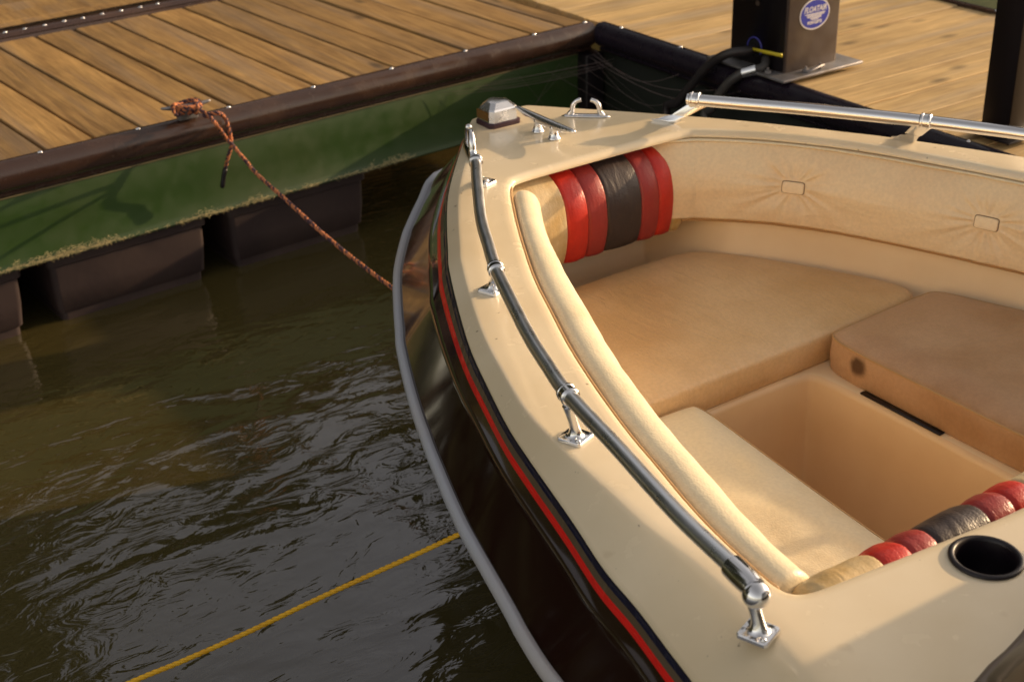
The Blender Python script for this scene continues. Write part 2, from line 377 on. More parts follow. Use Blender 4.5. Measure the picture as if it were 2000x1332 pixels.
# hull flank: pinstripes and black gelcoat down to the rub rail
_OT = [(0, .088), (1.14, .088), (1.24, .091), (1.53, .083), (1.74, .083), (1.87, .090), (2.0, .096), (2.14, .104), (2.3, .113), (2.46, .118), (2.6, .112), (2.72, .11)]
def off_r(y):
    if y <= 0: return .088
    for (a, fa), (b, fb) in zip(_OT, _OT[1:]):
        if a <= y <= b: return fa+(fb-fa)*(y-a)/(b-a)
    return .11
ZR = .600
KZ = .50
def KO(y): return .15+.18*sm(1.5, 2.1, y)                      # knuckle: shallow shoulder above, steep topside below
def flank(f, low_, h):           # f: share of the upper (low_=0) or lower (low_=1) panel
    q = inset(outer, lambda p: -off_r(p.y)*(KO(p.y)*f if not low_ else KO(p.y)+(1-KO(p.y))*f)-.001)
    for p, o in zip(q, outer):
        z0 = o.z-.004; p.z = z0+(ZR-z0)*h
    return q
ts = [(f, 0, KZ*f) for f in (0, .18, .18, .37, .37, .56, .57, .62, .75, .9)]
for f in [k/12 for k in range(0, 12)]:
    e = f
    ts.append((f, 1, KZ+(1-KZ)*e))
rings = [flank(*t_) for t_ in ts]
mats = [M['black_gel'], M['navy'], M['taupe'], M['red_stripe'], M['hull_low']]
def mi_(a, i):
    return {0: 1, 1: 1, 2: 2, 3: 2, 4: 3, 5: 3}.get(a, 0)
low = []
for ins, z in ((.02, .565), (.07, .45), (.16, .25), (.26, .02), (.34, -.12)):
    q = inset(outer, lambda p: ins-off_r(p.y)*.9)
    for p in q: p.z = z
    low.append(q)
mb = MB(); mb.loft(rings+low, True, mi=lambda a, i: 4 if a >= len(rings)-1 else mi_(a, i))
hull = mb.build('hull', mats, boat, sh=60)

# rub rail (half-round moulding)
mb = MB(); rr = []
base = inset(outer, lambda p: -off_r(p.y)*.93)
for d, z in ((-.002, .004), (.004, .009), (.010, .0085), (.0145, .003), (.0155, -.006), (.012, -.014), (.004, -.019), (-.01, -.019)):
    q = inset(base, -d)
    for p in q: p.z = ZR+.004+z
    rr.append(q)
mb.loft(rr, True); mb.build('rub_rail', M['rub'], boat, sh=70)

# ---------- interior liner
roomy = [Vector((p.x*(1+.0*0), p.y+.17*sm(2.22, 2.305, p.y), 0)) for p in opening]
def side_ring(d, z):
    q = inset(roomy, d)
    for p in q: p.z = z
    return q
# liner: side walls fall to the seat base; footwell is a tub with rounded lip
mb = MB()
inner = [Vector((-.20, .955, 0)), Vector((.128, .955, 0)), Vector((.130, 1.74, 0)), Vector((.10, 1.772, 0)), Vector((-.17, 1.772, 0)), Vector((-.20, 1.74, 0))]
tub = resample(chaikin([Vector(p) for p in inner], 2), 240, True)
# order tub to go round the same way as the opening
def area(q): return sum(q[i].x*q[(i+1) % len(q)].y-q[(i+1) % len(q)].x*q[i].y for i in range(len(q)))
R = []
TC = (0., 1.45)
for d, z in ((-.012, .7515), (-.008, .74), (.006, .72), (.012, .60), (.030, .52), (.045, .45), (.06, .430), (.075, .427)):
    R.append(angring(side_ring(d, z), TC, ANG))
for d, z in ((-.020, .427), (-.010, .425), (-.003, .420), (0, .412), (.003, .35), (.012, .10), (.03, .06), (.06, .052)):
    q = inset(tub, d)
    for p in q: p.z = z
    R.append(angring(q, TC, ANG))
mb.loft(R, True, cap1=True, mi=lambda a, i: 1 if a >= 9 else 0); mb.build('cockpit_liner', [M['liner'], mat('shaded_footwell_gelcoat', (.86, .62, .36), .36, vcol=(.78, .53, .28), vscale=4)], boat, sh=60)  # tub is liner gelcoat turned browner: shade and warm bounce in the colour
mb = MB(); mb.box((.1365, 1.45, .4272), (.150, 1.648, .4305))
mb.build('locker_gap', M['black_steel'], boat)

# ---------- cushions on the bench
def cushion(name, pts, ztop, th, m, crown=.010, rnd=3, seed=0, pip=True, fil=.014, n=260, wr=.0025):
    P = chaikin([Vector((x, y, 0)) for x, y in pts], rnd); P = resample(P, n, True)
    cx = sum(p.x for p in P)/n; cy = sum(p.y for p in P)/n
    mb = MB(); R = []
    for d, z in ((.02, ztop-th), (.004, ztop-th+.002), (-.001, ztop-th+.01), (-.003, ztop-th*.55), (-.001, ztop-fil), (.0016, ztop-fil*.5), (.005, ztop-fil*.2), (fil*.9, ztop)):
        q = inset(P, d)
        for p in q: p.z = z
        R.append(q)
    top = inset(P, fil*.9)
    for i in range(1, 26):
        t = i/26; q = []
        for p in top:
            x = p.x+(cx-p.x)*t; y = p.y+(cy-p.y)*t
            e = min(1, t*3.2); z = ztop+crown*(1-(1-e)**2)
            z += wr*noise.noise(Vector((x*6+seed, y*6, 1.3)))*e+wr*.5*noise.noise(Vector((x*19, y*13+seed, 4)))*e
            q.append(Vector((x, y, z)))
        R.append(q)
    mb.loft(R, True, cap0=True, cap1=True)
    o = mb.build(name, m, boat)
    if pip:
        q = inset(P, .0012)
        pts3 = [Vector((p.x, p.y, ztop-fil*.45)) for p in q]; pts3.append(pts3[0])
        m2 = MB(); m2.tube(pts3, .0027, 8, caps=False); po = m2.build('piping', M['piping'], o)
    return o
s1 = cushion('seat_cushion', [(-.26,2.245),(-.12,2.272),(.10,2.280),(.235,2.272),(.30,2.19),(.338,2.127),(.40,2.01),(.468,1.865),(.462,1.80),(.40,1.790),(.16,1.780),(-.28,1.776),(-.50,1.775),(-.485,1.86),(-.42,1.99),(-.34,2.12)], .497, .072, M['seat'], seed=3, crown=.009, pip=False)
tag(s1, 'worn tan seat cushion across the bow')
s2 = cushion('seat_cushion', [(.154,1.760),(.20,1.772),(.46,1.783),(.495,1.775),(.535,1.66),(.60,1.50),(.655,1.30),(.70,.96),(.30,.955),(.158,.955),(.152,1.2),(.150,1.6)], .505, .082, M['seat'], seed=9, crown=.012)
tag(s2, 'brown seat cushion with a dark stain on its edge')
s3 = cushion('seat_cushion', [(-.70,.965),(-.245,.955),(-.238,1.2),(-.222,1.4),(-.200,1.62),(-.186,1.755),(-.21,1.768),(-.38,1.768),(-.52,1.768),(-.56,1.65),(-.63,1.45),(-.68,1.2)], .468, .06, M['seat_pale'], seed=14, crown=.014, wr=.008)
tag(s3, 'pale cream seat cushion along the port side')
# burn mark on the starboard cushion edge, painted in its material
def add_stain(m, pos, r, col):
    nt = m.node_tree; N = nt.nodes; L = nt.links; b = N['Principled BSDF']
    src = b.inputs['Base Color'].links[0].from_socket
    tc = N.new('ShaderNodeTexCoord'); nz = N.new('ShaderNodeTexNoise'); nz.inputs['Scale'].default_value = 60
    L.new(tc.outputs['Object'], nz.inputs['Vector'])
    ma = N.new('ShaderNodeVectorMath'); ma.operation = 'MULTIPLY_ADD'; L.new(nz.outputs['Color'], ma.inputs[0]); ma.inputs[1].default_value = (.012,)*3; L.new(tc.outputs['Object'], ma.inputs[2])
    d = N.new('ShaderNodeVectorMath'); d.operation = 'DISTANCE'; L.new(ma.outputs[0], d.inputs[0]); d.inputs[1].default_value = tuple(Vector(pos)+Vector((.006,)*3))
    mr = N.new('ShaderNodeMapRange'); mr.inputs[1].default_value = r*.45; mr.inputs[2].default_value = r*1.15; mr.inputs[3].default_value = .9; mr.inputs[4].default_value = 0
    mr.interpolation_type = 'SMOOTHSTEP'
    L.new(d.outputs['Value'], mr.inputs[0])
    mx = N.new('ShaderNodeMix'); mx.data_type = 'RGBA'; L.new(mr.outputs[0], mx.inputs[0]); L.new(src, mx.inputs[6]); mx.inputs[7].default_value = (*col, 1)
    L.new(mx.outputs[2], b.inputs['Base Color'])
seatR = vinyl('worn_brown_vinyl', (.56, .35, .20), (.43, .24, .115), (1, 3, 1), (.38, .62), rough=.38, vs=3)
add_stain(seatR, (.150, 1.672, .472), .0245, (.07, .03, .012)); s2.data.materials[0] = seatR

# ---------- striped backrests
def striped(name, x0, x1, bounds, cols, prof, seams=.0030, endr=.026, nx=230, droop=None, parent=boat, label=None):
    n = 56; P = resample(cat([Vector((0, y, z)) for y, z in prof]+[Vector((0, *prof[0]))], 200)[:-1], n, True)
    cy = sum(p.y for p in P)/n; cz = sum(p.z for p in P)/n
    xs = sorted(set([x0+(x1-x0)*i/nx for i in range(nx+1)]+list(bounds)))
    R = []; kk = []
    for x in xs:
        e = min(1, (x-x0)/endr, (x1-x)/endr); s = math.sqrt(max(.0004, 1-(1-e)**2))
        s = .45+.55*s if e > 0 else .03
        pin = sum(math.exp(-((x-b)/.0022)**2) for b in bounds)
        puff = 0
        B = [x0]+list(bounds)+[x1]
        for a, b in zip(B, B[1:]):
            if a <= x <= b: puff = .0035*math.sin(math.pi*(x-a)/(b-a))**.7
        r = []
        for j, p in enumerate(P):
            d = Vector((0, p.y-cy, p.z-cz)); L_ = d.length; dn = d/L_
            w = .0016*noise.noise(Vector((x*30, j*.25, 2)))+.0006*noise.noise(Vector((x*90, j*.8, 5)))
            r.append(Vector((x, cy, cz))+dn*(L_*s-seams*pin+puff*s+w*s)+(droop(x) if droop else Vector()))
        R.append(r)
    def mi(a, i):
        xm = (xs[min(a, len(xs)-2)]+xs[min(a+1, len(xs)-1)])/2; k = sum(xm > b for b in bounds); return cols[k]
    mb = MB(); mb.loft(R, True, cap0=True, cap1=True, mi=mi)
    o = mb.build(name, [M['c_cream'], M['c_red'], M['c_dred'], M['c_black']], parent)
    if label: o['label'] = label
    return o
bowrest = striped('striped_backrest', -.262, .228, (-.113, -.057, -.005, .090, .139, .181), (0, 1, 2, 3, 2, 1, 0),
    [(2.287, .550), (2.277, .58), (2.272, .62), (2.275, .66), (2.288, .697), (2.316, .726), (2.355, .742), (2.40, .744), (2.44, .70), (2.44, .62), (2.42, .55), (2.36, .54), (2.31, .542)],
    label='striped backrest cushion under the foredeck')
aftrest = striped('striped_backrest', -.735, -.10, (-.611, -.564, -.520, -.423, -.375, -.33), (0, 1, 2, 3, 2, 1, 0),
    [(.922, .748), (.932, .760), (.950, .765), (.972, .757), (.988, .737), (.995, .69), (.995, .62), (.985, .55), (.95, .54), (.922, .56), (.918, .65)],
    label='striped backrest cushion along the aft bulkhead')

# ---------- port bolster and starboard panel swept along the opening
def sub_path(y0, y1, side, n):
    q = [p for p in opening if (p.x < 0) == (side < 0) and min(y0, y1)-.02 <= p.y <= max(y0, y1)+.02]
    q = sorted(q, key=lambda p: -p.y)
    q = [p for p in q if abs(p.x) > (.2 if p.y > 1.6 else .5)]
    P = resample([Vector((p.x, p.y, 0)) for p in q], n+60)
    P = [p for p in P if y1 <= p.y <= y0]
    # light smoothing
    for _ in range(6): P = [P[0]]+[(P[i-1]+P[i]*2+P[i+1])/4 for i in range(1, len(P)-1)]+[P[-1]]
    return resample(P, n)
pp = sub_path(2.272, .980, -1, 220); _e = (pp[0]-pp[3]).normalized(); pp = [pp[0]+_e*.0062*k for k in (2, 1)]+pp
mb = MB(); R = []
prof = [(.003, .738), (.007, .754), (.020, .764), (.040, .763), (.057, .751), (.067, .728), (.070, .69), (.068, .63), (.060, .56), (.044, .50), (.018, .49), (.008, .52), (.003, .62), (.002, .70)]
pc = cat([Vector((0, a, b)) for a, b in prof]+[Vector((0, *prof[0]))], 61)[:-1]
for i, p in enumerate(pp):
    t = (pp[min(i+1, len(pp)-1)]-pp[max(i-1, 0)]).normalized(); nin = Vector((-t.y, t.x, 0))
    if nin.x < 0: nin = -nin
    f = i/(len(pp)-1); L_ = f*1.35
    e = min(1, L_/.030, (1.35-L_)/.012); s = math.sqrt(max(.001, 1-(1-e)**2))
    grow = .90+.25*sm(.1, .4, f)-.1*sm(.8, 1, f)
    r = []
    for j, c in enumerate(pc):
        d = .034+(c.y-.034)*s*1.0; z = .64+(c.z-.64)*(.35+.65*s)
        d *= grow
        d += .0018*noise.noise(Vector((f*26, j*.25, 3)))
        r.append(p+nin*d+Vector((0, 0, z)))
    R.append(r)
mb.loft(R, True, cap0=True, cap1=True); bol = mb.build('side_bolster', M['bolster'], boat)
m2 = MB(); q = []
for i, p in enumerate(pp):
    t = (pp[min(i+1, len(pp)-1)]-pp[max(i-1, 0)]).normalized(); nin = Vector((-t.y, t.x, 0)); nin = nin if nin.x > 0 else -nin
    q.append(p+nin*.0020+Vector((0, 0, .760)))
m2.tube(q, .0026, 8); m2.build('piping', M['piping'], boat)

# starboard side backrest with two sewn tabs
sp = sub_path(2.300, .96, 1, 420)
_d = (sp[0]-sp[12]).normalized(); _st = (sp[1]-sp[0]).length
sp = [sp[0]+(_d*.75+Vector((-.35, .55, 0)).normalized()*.25*0)*_st*k for k in range(34, 0, -1)]+sp
tabs = [at(1547, 371, .622), at(1923, 441, .69)]
slen = [0]
for a, b in zip(sp, sp[1:]): slen.append(slen[-1]+(b-a).length)
def panel_prof(w):   # w 0 top .. 1 bottom  -> (inboard, z)
    z = .7535-.1835*w
    d = -.004+.064*(math.sin(math.pi*min(1, w*1.6)/2)**.8) - .012*w - .02*(sm(.93, 1, w))
    return d, z
tabc = []
for tp_ in ((1547, 371), (1923, 441)):
    best = None
    for i, p in enumerate(sp):
        t = (sp[min(i+1, len(sp)-1)]-sp[max(i-1, 0)]).normalized(); nin = Vector((t.y, -t.x, 0)); nin = nin if nin.x < 0 else -nin
        for w in [k/60 for k in range(10, 55)]:
            d, z = panel_prof(w); P3 = p+nin*d+Vector((0, 0, z)); rr_ = P3-CAM
            f_ = rr_.dot(FWD); u = 1000+FPX*rr_.dot(RIGHT)/f_; v = 666-FPX*rr_.dot(UP)/f_
            e = (u-tp_[0])**2+(v-tp_[1])**2
            if best is None or e < best[0]: best = (e, slen[i], w)
    tabc.append((best[1], best[2]*.1835))
NW = 90
def panel_pt(i, w, lift=0):
    p = sp[i]; t = (sp[min(i+1, len(sp)-1)]-sp[max(i-1, 0)]).normalized(); nin = Vector((t.y, -t.x, 0)); nin = nin if nin.x < 0 else -nin
    d, z = panel_prof(w); L_ = slen[i]; T = slen[-1]
    e = min(1, L_/.03, (T-L_)/.03); d = .001+(d-.001)*math.sqrt(max(0.002, 1-(1-e)**2))
    h = .1835*w; disp = 0
    for k, (cl, ch) in enumerate(tabc):
        dx = L_-cl; dy = h-ch
        rx = max(0, abs(dx)-.027); ry = max(0, abs(dy)-.015); rr_ = math.hypot(rx, ry)
        disp -= .009*math.exp(-(rr_/.03)**2)+.006*math.exp(-(rr_/.075)**2)
        th = math.atan2(dy, dx*.8)
        wv = noise.noise(Vector((math.cos(th)*3.2+k*7, math.sin(th)*5.5, rr_*5)))
        disp += .0075*wv*math.exp(-rr_/.075)*sm(0, .012, rr_)
        wv2 = math.sin(th*16+k)*math.exp(-rr_/.04)*.0017*sm(0, .01, rr_); disp += wv2
    disp += .0022*noise.noise(Vector((L_*9, h*22, 1)))
    # gathered wrinkles at the forward corner
    disp += .004*math.exp(-(L_/.07)**2)*noise.noise(Vector((L_*40, h*30, 8)))
    return p+nin*(d+disp+lift)+Vector((0, 0, z)), nin
mb = MB(); R = []
for i in range(len(sp)):
    row = [panel_pt(i, w/NW)[0] for w in range(NW+1)]
    p = sp[i]; nin = panel_pt(i, 0)[1]
    row += [p+nin*.012+Vector((0, 0, .566)), p-nin*.002+Vector((0, 0, .60)), p-nin*.002+Vector((0, 0, .74))]
    R.append(row)
mb.loft(R, True, cap0=True, cap1=True); sb = mb.build('side_backrest', M['panel'], boat)
for k, (cl, ch) in enumerate(tabc):
    i0 = min(range(len(sp)), key=lambda i: abs(slen[i]-cl)); w0 = ch/.1835
    def tabgrid(hl, hh, lift, nn=10):
        g = []
        a = [];
        for q in range(48):
            th = 2*math.pi*q/48; cx_ = abs(math.cos(th))**.28*math.copysign(1, math.cos(th)); sy = abs(math.sin(th))**.28*math.copysign(1, math.sin(th))
            a.append((cx_, sy))
        rings = []
        for s_ in (1, .97, .9, .6, .3, .05):
            r = []
            for cx_, sy in a:
                L_ = cl+cx_*hl*s_; w = w0+sy*hh*s_/.1835
                ii = min(range(len(sp)), key=lambda i: abs(slen[i]-L_))
                base, nin = panel_pt(ii, min(.98, w))
                # interpolate along the path for evenness
                jj = min(ii+1, len(sp)-1) if slen[ii] < L_ else max(ii-1, 0)
                if jj != ii:
                    b2, _ = panel_pt(jj, min(.98, w)); f = (L_-slen[ii])/(slen[jj]-slen[ii]); base = base.lerp(b2, max(0, min(1, f)))
                r.append(base+nin*(lift*(1 if s_ < .98 else .2)))
            rings.append(r)
        return rings
    mb = MB(); rg = tabgrid(.0245, .0125, .0042); mb.loft(rg, True, cap1=True); t_ = mb.build('sewn_tab', M['tab'], sb)
    mb = MB(); r0 = tabgrid(.0252, .0132, .0015)[0]; mb.tube(r0+[r0[0]], .0011, 6, caps=False); mb.build('stitching', M['thread'], t_)
m2 = MB(); q = []
for i in range(0, len(sp), 4): q.append(panel_pt(i, .995)[0]+Vector((0, 0, -.002)))
m2.tube(q, .0028, 8); m2.build('piping', M['piping'], sb)
m2 = MB(); q = []
for i in range(6, len(sp), 4): q.append(panel_pt(i, .04)[0]+Vector((0, 0, .004)))
m2.tube(q, .003, 8); m2.build('piping', M['bolster'], sb)

# ---------- grab rails
def rail(px_list, name, feet, label, r=.0125, rings_at=(), mt=None, side=-1, extra=None):
    pts = []
    for (u, v, z) in px_list: pts.append(at(u, v, z))
    if extra: pts += extra
    path = cat(pts, 90)
    root = empty(name, (path[0].x, path[0].y, .77), boat); root['label'] = label
    mb = MB(); mb.tube(path, r, 28); mb.build('tube', mt or M['steel'], root, sh=60)
    return root, path
def collar(path, i, r, L_, m, parent, name='collar'):
    c = path[i]; t = (path[min(i+2, len(path)-1)]-path[max(i-2, 0)]).normalized()
    prof = [(-L_*.5, r*1.12), (-L_*.5+.002, r*1.30), (-L_*.25, r*1.30), (-L_*.2, r*1.22), (L_*.2, r*1.22), (L_*.25, r*1.30), (L_*.5-.002, r*1.30), (L_*.5, r*1.12)]
    mb = MB(); mb.tube([c+t*a for a, _ in prof], [b for _, b in prof], 28); return mb.build(name, m, parent, sh=35)
def stanchion(foot, top, parent, m, ang=0., sz=.021):
    d = (top-foot); d.z = 0
    root = empty('stanchion', tuple(foot), parent); root.matrix_parent_inverse = Matrix.Translation(-(parent.location))
    # parent chain of translations only
    root.parent = parent; root.matrix_parent_inverse = parent.matrix_world.inverted() if False else Matrix.Translation(-Vector(parent['wp']))
    root['wp'] = tuple(foot)
    mb = MB(); seg = 40; R = []
    def sq(rx, z, p=4.):
        r = []
        for i in range(seg):
            th = 2*math.pi*i/seg+math.pi/seg; c, s = math.cos(th), math.sin(th); k = (abs(c)**p+abs(s)**p)**(-1/p)
            x, y = c*k*rx, s*k*rx; a = ang
            r.append(Vector((x*math.cos(a)-y*math.sin(a), x*math.sin(a)+y*math.cos(a), z)))
        return r
    H = top.z-foot.z
    for rx, z, p in ((sz*1.02, 0.0005, 14), (sz, .0042, 14), (sz*.96, .0052, 14), (sz*.70, .0056, 3), (sz*.58, .0075, 2.2), (sz*.47, .0115, 2), (sz*.41, .019, 2), (sz*.39, H*.5, 2), (sz*.42, H*.75, 2), (sz*.52, H*.95, 2)):
        f = max(0, (z-.008)/(H-.008)); f = f*f*(3-2*f)
        R.append([foot+q+Vector((d.x*f, d.y*f, 0)) for q in sq(rx, z, p)])
    mb.loft(R, True, cap0=True, cap1=True)
    o = mb.build('post', m, None, sh=30); o.parent = root; o.matrix_parent_inverse = Matrix.Translation(-foot)
    for sx in (-1, 1):
        mb = MB(); c = foot+Vector((math.cos(ang+math.pi/4)*sz*.9*sx, math.sin(ang+math.pi/4)*sz*.9*sx, .0065))
        mb.loft([[c+Vector((r*math.cos(a*.5236), r*math.sin(a*.5236), z)) for a in range(12)] for r, z in ((.0036, -.001), (.0034, .0008), (.002, .0016), (.0002, .0018))], True)
        so = mb.build('screw', M['chrome'], None); so.parent = root; so.matrix_parent_inverse = Matrix.Translation(-foot)
    return root
near_px = [(929,310,.812),(932,360,.813),(940,430,.815),(954,480,.817),(968,525,.818),(1000,592,.824),(1035,660,.83),(1070,715,.834),(1107,768,.838),(1200,868,.84),(1265,940,.84),(1330,1010,.84),(1400,1077,.84),(1452,1124,.84),(1468,1143,.84)]
rn, pn = rail(near_px, 'grab_rail', None, 'brushed steel grab rail on the port deck', r=.0112); rn['wp'] = tuple(rn.location)
def near_idx(path, u, v):
    def pr(p):
        r_ = p-CAM; f = r_.dot(FWD); return (1000+FPX*r_.dot(RIGHT)/f-u)**2+(666-FPX*r_.dot(UP)/f-v)**2
    return min(range(len(path)), key=lambda i: pr(path[i]))
collar(pn, 1, .0112, .020, M['chrome'], rn, 'end_cap')
for u, v in ((968, 528), (1110, 772)): collar(pn, near_idx(pn, u, v), .0112, .022, M['chrome'], rn)
# aft end fitting: socket and ball
e = pn[-1]; t = (pn[-1]-pn[-4]).normalized(); mb = MB()
prof = [(-.042, .0120), (-.040, .0148), (-.02, .0152), (-.004, .0146), (.006, .0135)]
mb.tube([e+t*a for a, _ in prof], [b for _, b in prof], 28); mb.build('end_socket', M['chrome'], rn, sh=35)
mb = MB(); bc = e+t*.010+Vector((0, 0, -.006))
mb.loft([[bc+Vector((.0165*math.sin(a*math.pi/16)*math.cos(b*math.pi/14), .0165*math.sin(a*math.pi/16)*math.sin(b*math.pi/14), .0165*math.cos(a*math.pi/16))) for b in range(28)] for a in range(0, 17)], True)
mb.build('ball_end', M['chrome'], rn)
for (u, v), (tu, tv), tz in (((945,358),(934,372),.805), ((962,568),(970,535),.807), ((1124,856),(1112,790),.828), ((1481,1238),(1466,1150),.826)):
    f = at(u, v, .7702); tp = at(tu, tv, tz)
    stanchion(f, tp, rn, M['chrome'], ang=.35, sz=.0195)
rn['kind'] = 'thing'; del rn['kind']

far_px = [(1343,194,.828),(1450,203,.829),(1560,212,.83),(1700,226,.83),(1810,238,.83),(1900,249,.83),(2000,262,.83)]
ex = [Vector((.72, 1.55, .83)), Vector((.78, 1.30, .83)), Vector((.82, 1.08, .83)), Vector((.845, .93, .83))]
rf, pf = rail(far_px, 'grab_rail', None, 'polished grab rail along the starboard deck', r=.0135, mt=M['chrome'], extra=ex); rf['wp'] = tuple(rf.location)
collar(pf, 1, .0135, .024, M['chrome'], rf, 'end_cap')
collar(pf, near_idx(pf, 1805, 237), .0135, .024, M['chrome'], rf)
collar(pf, len(pf)-2, .0135, .024, M['chrome'], rf, 'end_cap')
def strap(foot, top, parent, w=.019):
    """flat cast bracket that sweeps from a foot pad up to the tube"""
    root = empty('stanchion', tuple(foot)); root.parent = parent; root.matrix_parent_inverse = Matrix.Translation(-Vector(parent['wp']))
    mb = MB(); d = top-foot; R = []
    side_ = Vector((-.45, .89, 0)) if False else Vector((.6, -.8, 0)).cross(Vector((0, 0, 1))).normalized()
    along = Vector((.47, -.88, 0))
    for f, th, ww, lift in ((-.18, .003, 1.25, .003), (0, .0042, 1.2, .004), (.15, .006, 1.0, .010), (.4, .0085, .8, .4), (.7, .009, .8, .72), (1, .010, .95, 1)):
        base = foot+Vector((d.x*f, d.y*f, 0)); z = lift if f < .2 else d.z*lift
        n_ = Vector((d.x, d.y, 0)).normalized() if d.xy.length > 1e-4 else Vector((1, 0, 0))
        tilt = sm(.1, .5, f)
        nn = (n_*tilt+Vector((0, 0, 1))*(1-tilt)).normalized()
        r = []
        for i in range(20):
            a = 2*math.pi*i/20; c, s = math.cos(a), math.sin(a); k = (abs(c)**5+abs(s)**5)**(-1/5)
            r.append(base+Vector((0, 0, z))+along*(c*k*w*ww)+nn*(s*k*th))
        R.append(r)
    mb.loft(R, True, cap0=True, cap1=True); o = mb.build('post', M['chrome'], None, sh=40); o.parent = root; o.matrix_parent_inverse = Matrix.Translation(-foot)
    return root
strap(at(1303, 240, .770), pf[2]+Vector((0, 0, -.006)), rf)
strap(at(1768, 276, .770), pf[near_idx(pf, 1805, 237)]+Vector((0, 0, -.006)), rf)
strap(Vector((.80, 1.08, .770)), pf[-12]+Vector((0, 0, -.006)), rf)

# ---------- deck hardware: cleat, chocks, bow light
cl = empty('deck_cleat', (-.025, 2.474, .77), boat)
mb = MB(); path = cat([(-.025, 2.588, .807), (-.025, 2.555, .8035), (-.025, 2.51, .8015), (-.025, 2.474, .801), (-.025, 2.438, .8015), (-.025, 2.40, .8035), (-.025, 2.366, .807)], 30)
rad = [(.0030+.0072*math.sin(math.pi*i/29)**.6) for i in range(30)]
M['satin'] = mat('satin_chrome', (.85, .85, .87), .26, metal=1, rvar=.05); mb.tube(path, rad, 18); mb.build('horn', M['satin'], cl)
for y in (2.505, 2.443):
    mb = MB(); mb.loft(revolve([(.0145, .0005), (.0145, .003), (.0125, .0055), (.0108, .0095), (.0092, .016), (.0090, .023), (.0105, .031), (.004, .034)], Vector((-.025, y, .77)), 24), cap0=True); mb.build('leg', M['chrome'], cl)
def chock(loc, ang, label, K=1.):
    root = empty('bow_chock', loc, boat); root['label'] = label
    ca, sa = math.cos(ang), math.sin(ang); X = Vector((ca, sa, 0)); Y = Vector((-sa, ca, 0)); O = Vector(loc)
    mb = MB(); R = []
    for f in range(13):
        x = (-.056+.112*f/12); e = math.sqrt(max(.02, 1-(abs(x)/.0565)**4)); w = .010*e
        R.append([O+X*x*K+Y*(w*K*math.cos(a*math.pi/8))+Vector((0, 0, .0008+.0065*K*max(0, math.sin(a*math.pi/8))*e)) for a in range(16)])
    mb.loft(R, True, cap0=True, cap1=True); b_ = mb.build('foot', M['chrome'], root)
    for s in (-1, 1):
        mb = MB(); p = [O+X*(s*a*K)+Vector((0, 0, b*K)) for a, b in ((.040, .003), (.033, .012), (.031, .022), (.028, .031), (.020, .038), (.011, .041))]
        p = cat(p, 18); mb.tube(p, [(.0066-.0018*i/17)*K**1.6 for i in range(18)], 14); mb.build('horn', M['chrome'], root)
    return root
chock((.122, 2.522, .770), math.radians(-43), 'open chrome chock on the starboard side of the bow')
_cp = at(919, 297, .770); chock((_cp.x, _cp.y, .770), math.radians(64), 'open chrome chock on the port side of the bow', 1.25)
bl = empty('bow_light', (-.045, 2.625, .77), boat)
def bl_ring(x0, x1, y0, y1, z, ch):
    return [Vector(p) for p in ((x0+ch, y0, z), (x1-ch, y0, z), (x1, y0+ch, z), (x1, y1-ch*2, z), (x1-ch*2, y1, z), (x0+ch*2, y1, z), (x0, y1-ch*2, z), (x0, y0+ch, z))]
BX = -.014
def blr(x0, x1, *r): return bl_ring(x0+BX, x1+BX, *r)
mb = MB(); mb.loft([blr(-.087, -.001, 2.580, 2.660, .7702, .009), blr(-.087, -.001, 2.580, 2.660, .7785, .009), blr(-.084, -.004, 2.583, 2.657, .781, .009)], True, cap0=True, cap1=True)
mb.build('base', mat('dark_purple_plastic', (.05, .02, .03), .3), bl, sh=30)
bmx = MB(); bmx.loft([blr(-.083, -.005, 2.585, 2.655, .781, .009), blr(-.082, -.006, 2.586, 2.654, .8065, .009), blr(-.080, -.008, 2.588, 2.652, .8105, .009), blr(-.068, -.019, 2.600, 2.643, .8215, .009), blr(-.062, -.025, 2.606, 2.638, .8235, .008)], True, cap0=True, cap1=True)
bo = bmx.build('housing', M['satin'], bl, sh=18)
mb = MB(); mb.add([(-.0838+BX, 2.596, .785), (-.0838+BX, 2.644, .785), (-.0832+BX, 2.644, .805), (-.0832+BX, 2.596, .805)], [[0, 1, 2, 3]]); mb.build('lens', mat('amber_lens', (.18, .09, .03), .15), bl)

# ---------- windscreen and the canvas over the aft cockpit
wb = [(.97, .1), (.90, .45), (.74, .70), (.45, .83), (.1, .855), (-.25, .84), (-.45, .80), (-.60, .755), (-.72, .725), (-.84, .62), (-.93, .42), (-.97, .1)]
wbc = cat([Vector((x, y-.022, .772)) for x, y in wb], 80)
ws = empty('windscreen', (0, .8, .772), boat)
def wtop(p, h):   # raked aft
    c = Vector((0, -.2, 0)); d = Vector((p.x, p.y, 0))-c; d.normalize(); return p+Vector((-d.x*h*.35, -abs(d.y)*h*(.78-.21*sm(-.3, .1, p.x)), h))
mb = MB(); mb.loft([[p+Vector((0, 0, .016)) for p in wbc], [wtop(p, .2) for p in wbc], [wtop(p, .415) for p in wbc]], False)
g = mat('smoked_glass', (.022, .014, .009), .2, ior=1.25, spec=.3)
g.node_tree.nodes['Principled BSDF'].inputs['Alpha'].default_value = .86
mb.build('smoked_pane', g, ws)
alum = mat('dull_bronze_trim', (.16, .125, .10), .5, metal=.2, rvar=.1)
for h, rr_ in ((.012, .007), (.42, .010)):
    mb = MB(); mb.tube([wtop(p, h) for p in wbc], rr_, 12); mb.build('frame', alum, ws)
mb = MB(); mb.tube([p+Vector((0, .006, -.006)) for p in wbc], .013, 4); 
mb.build('base_trim', alum, ws)
mb = MB(); R = []
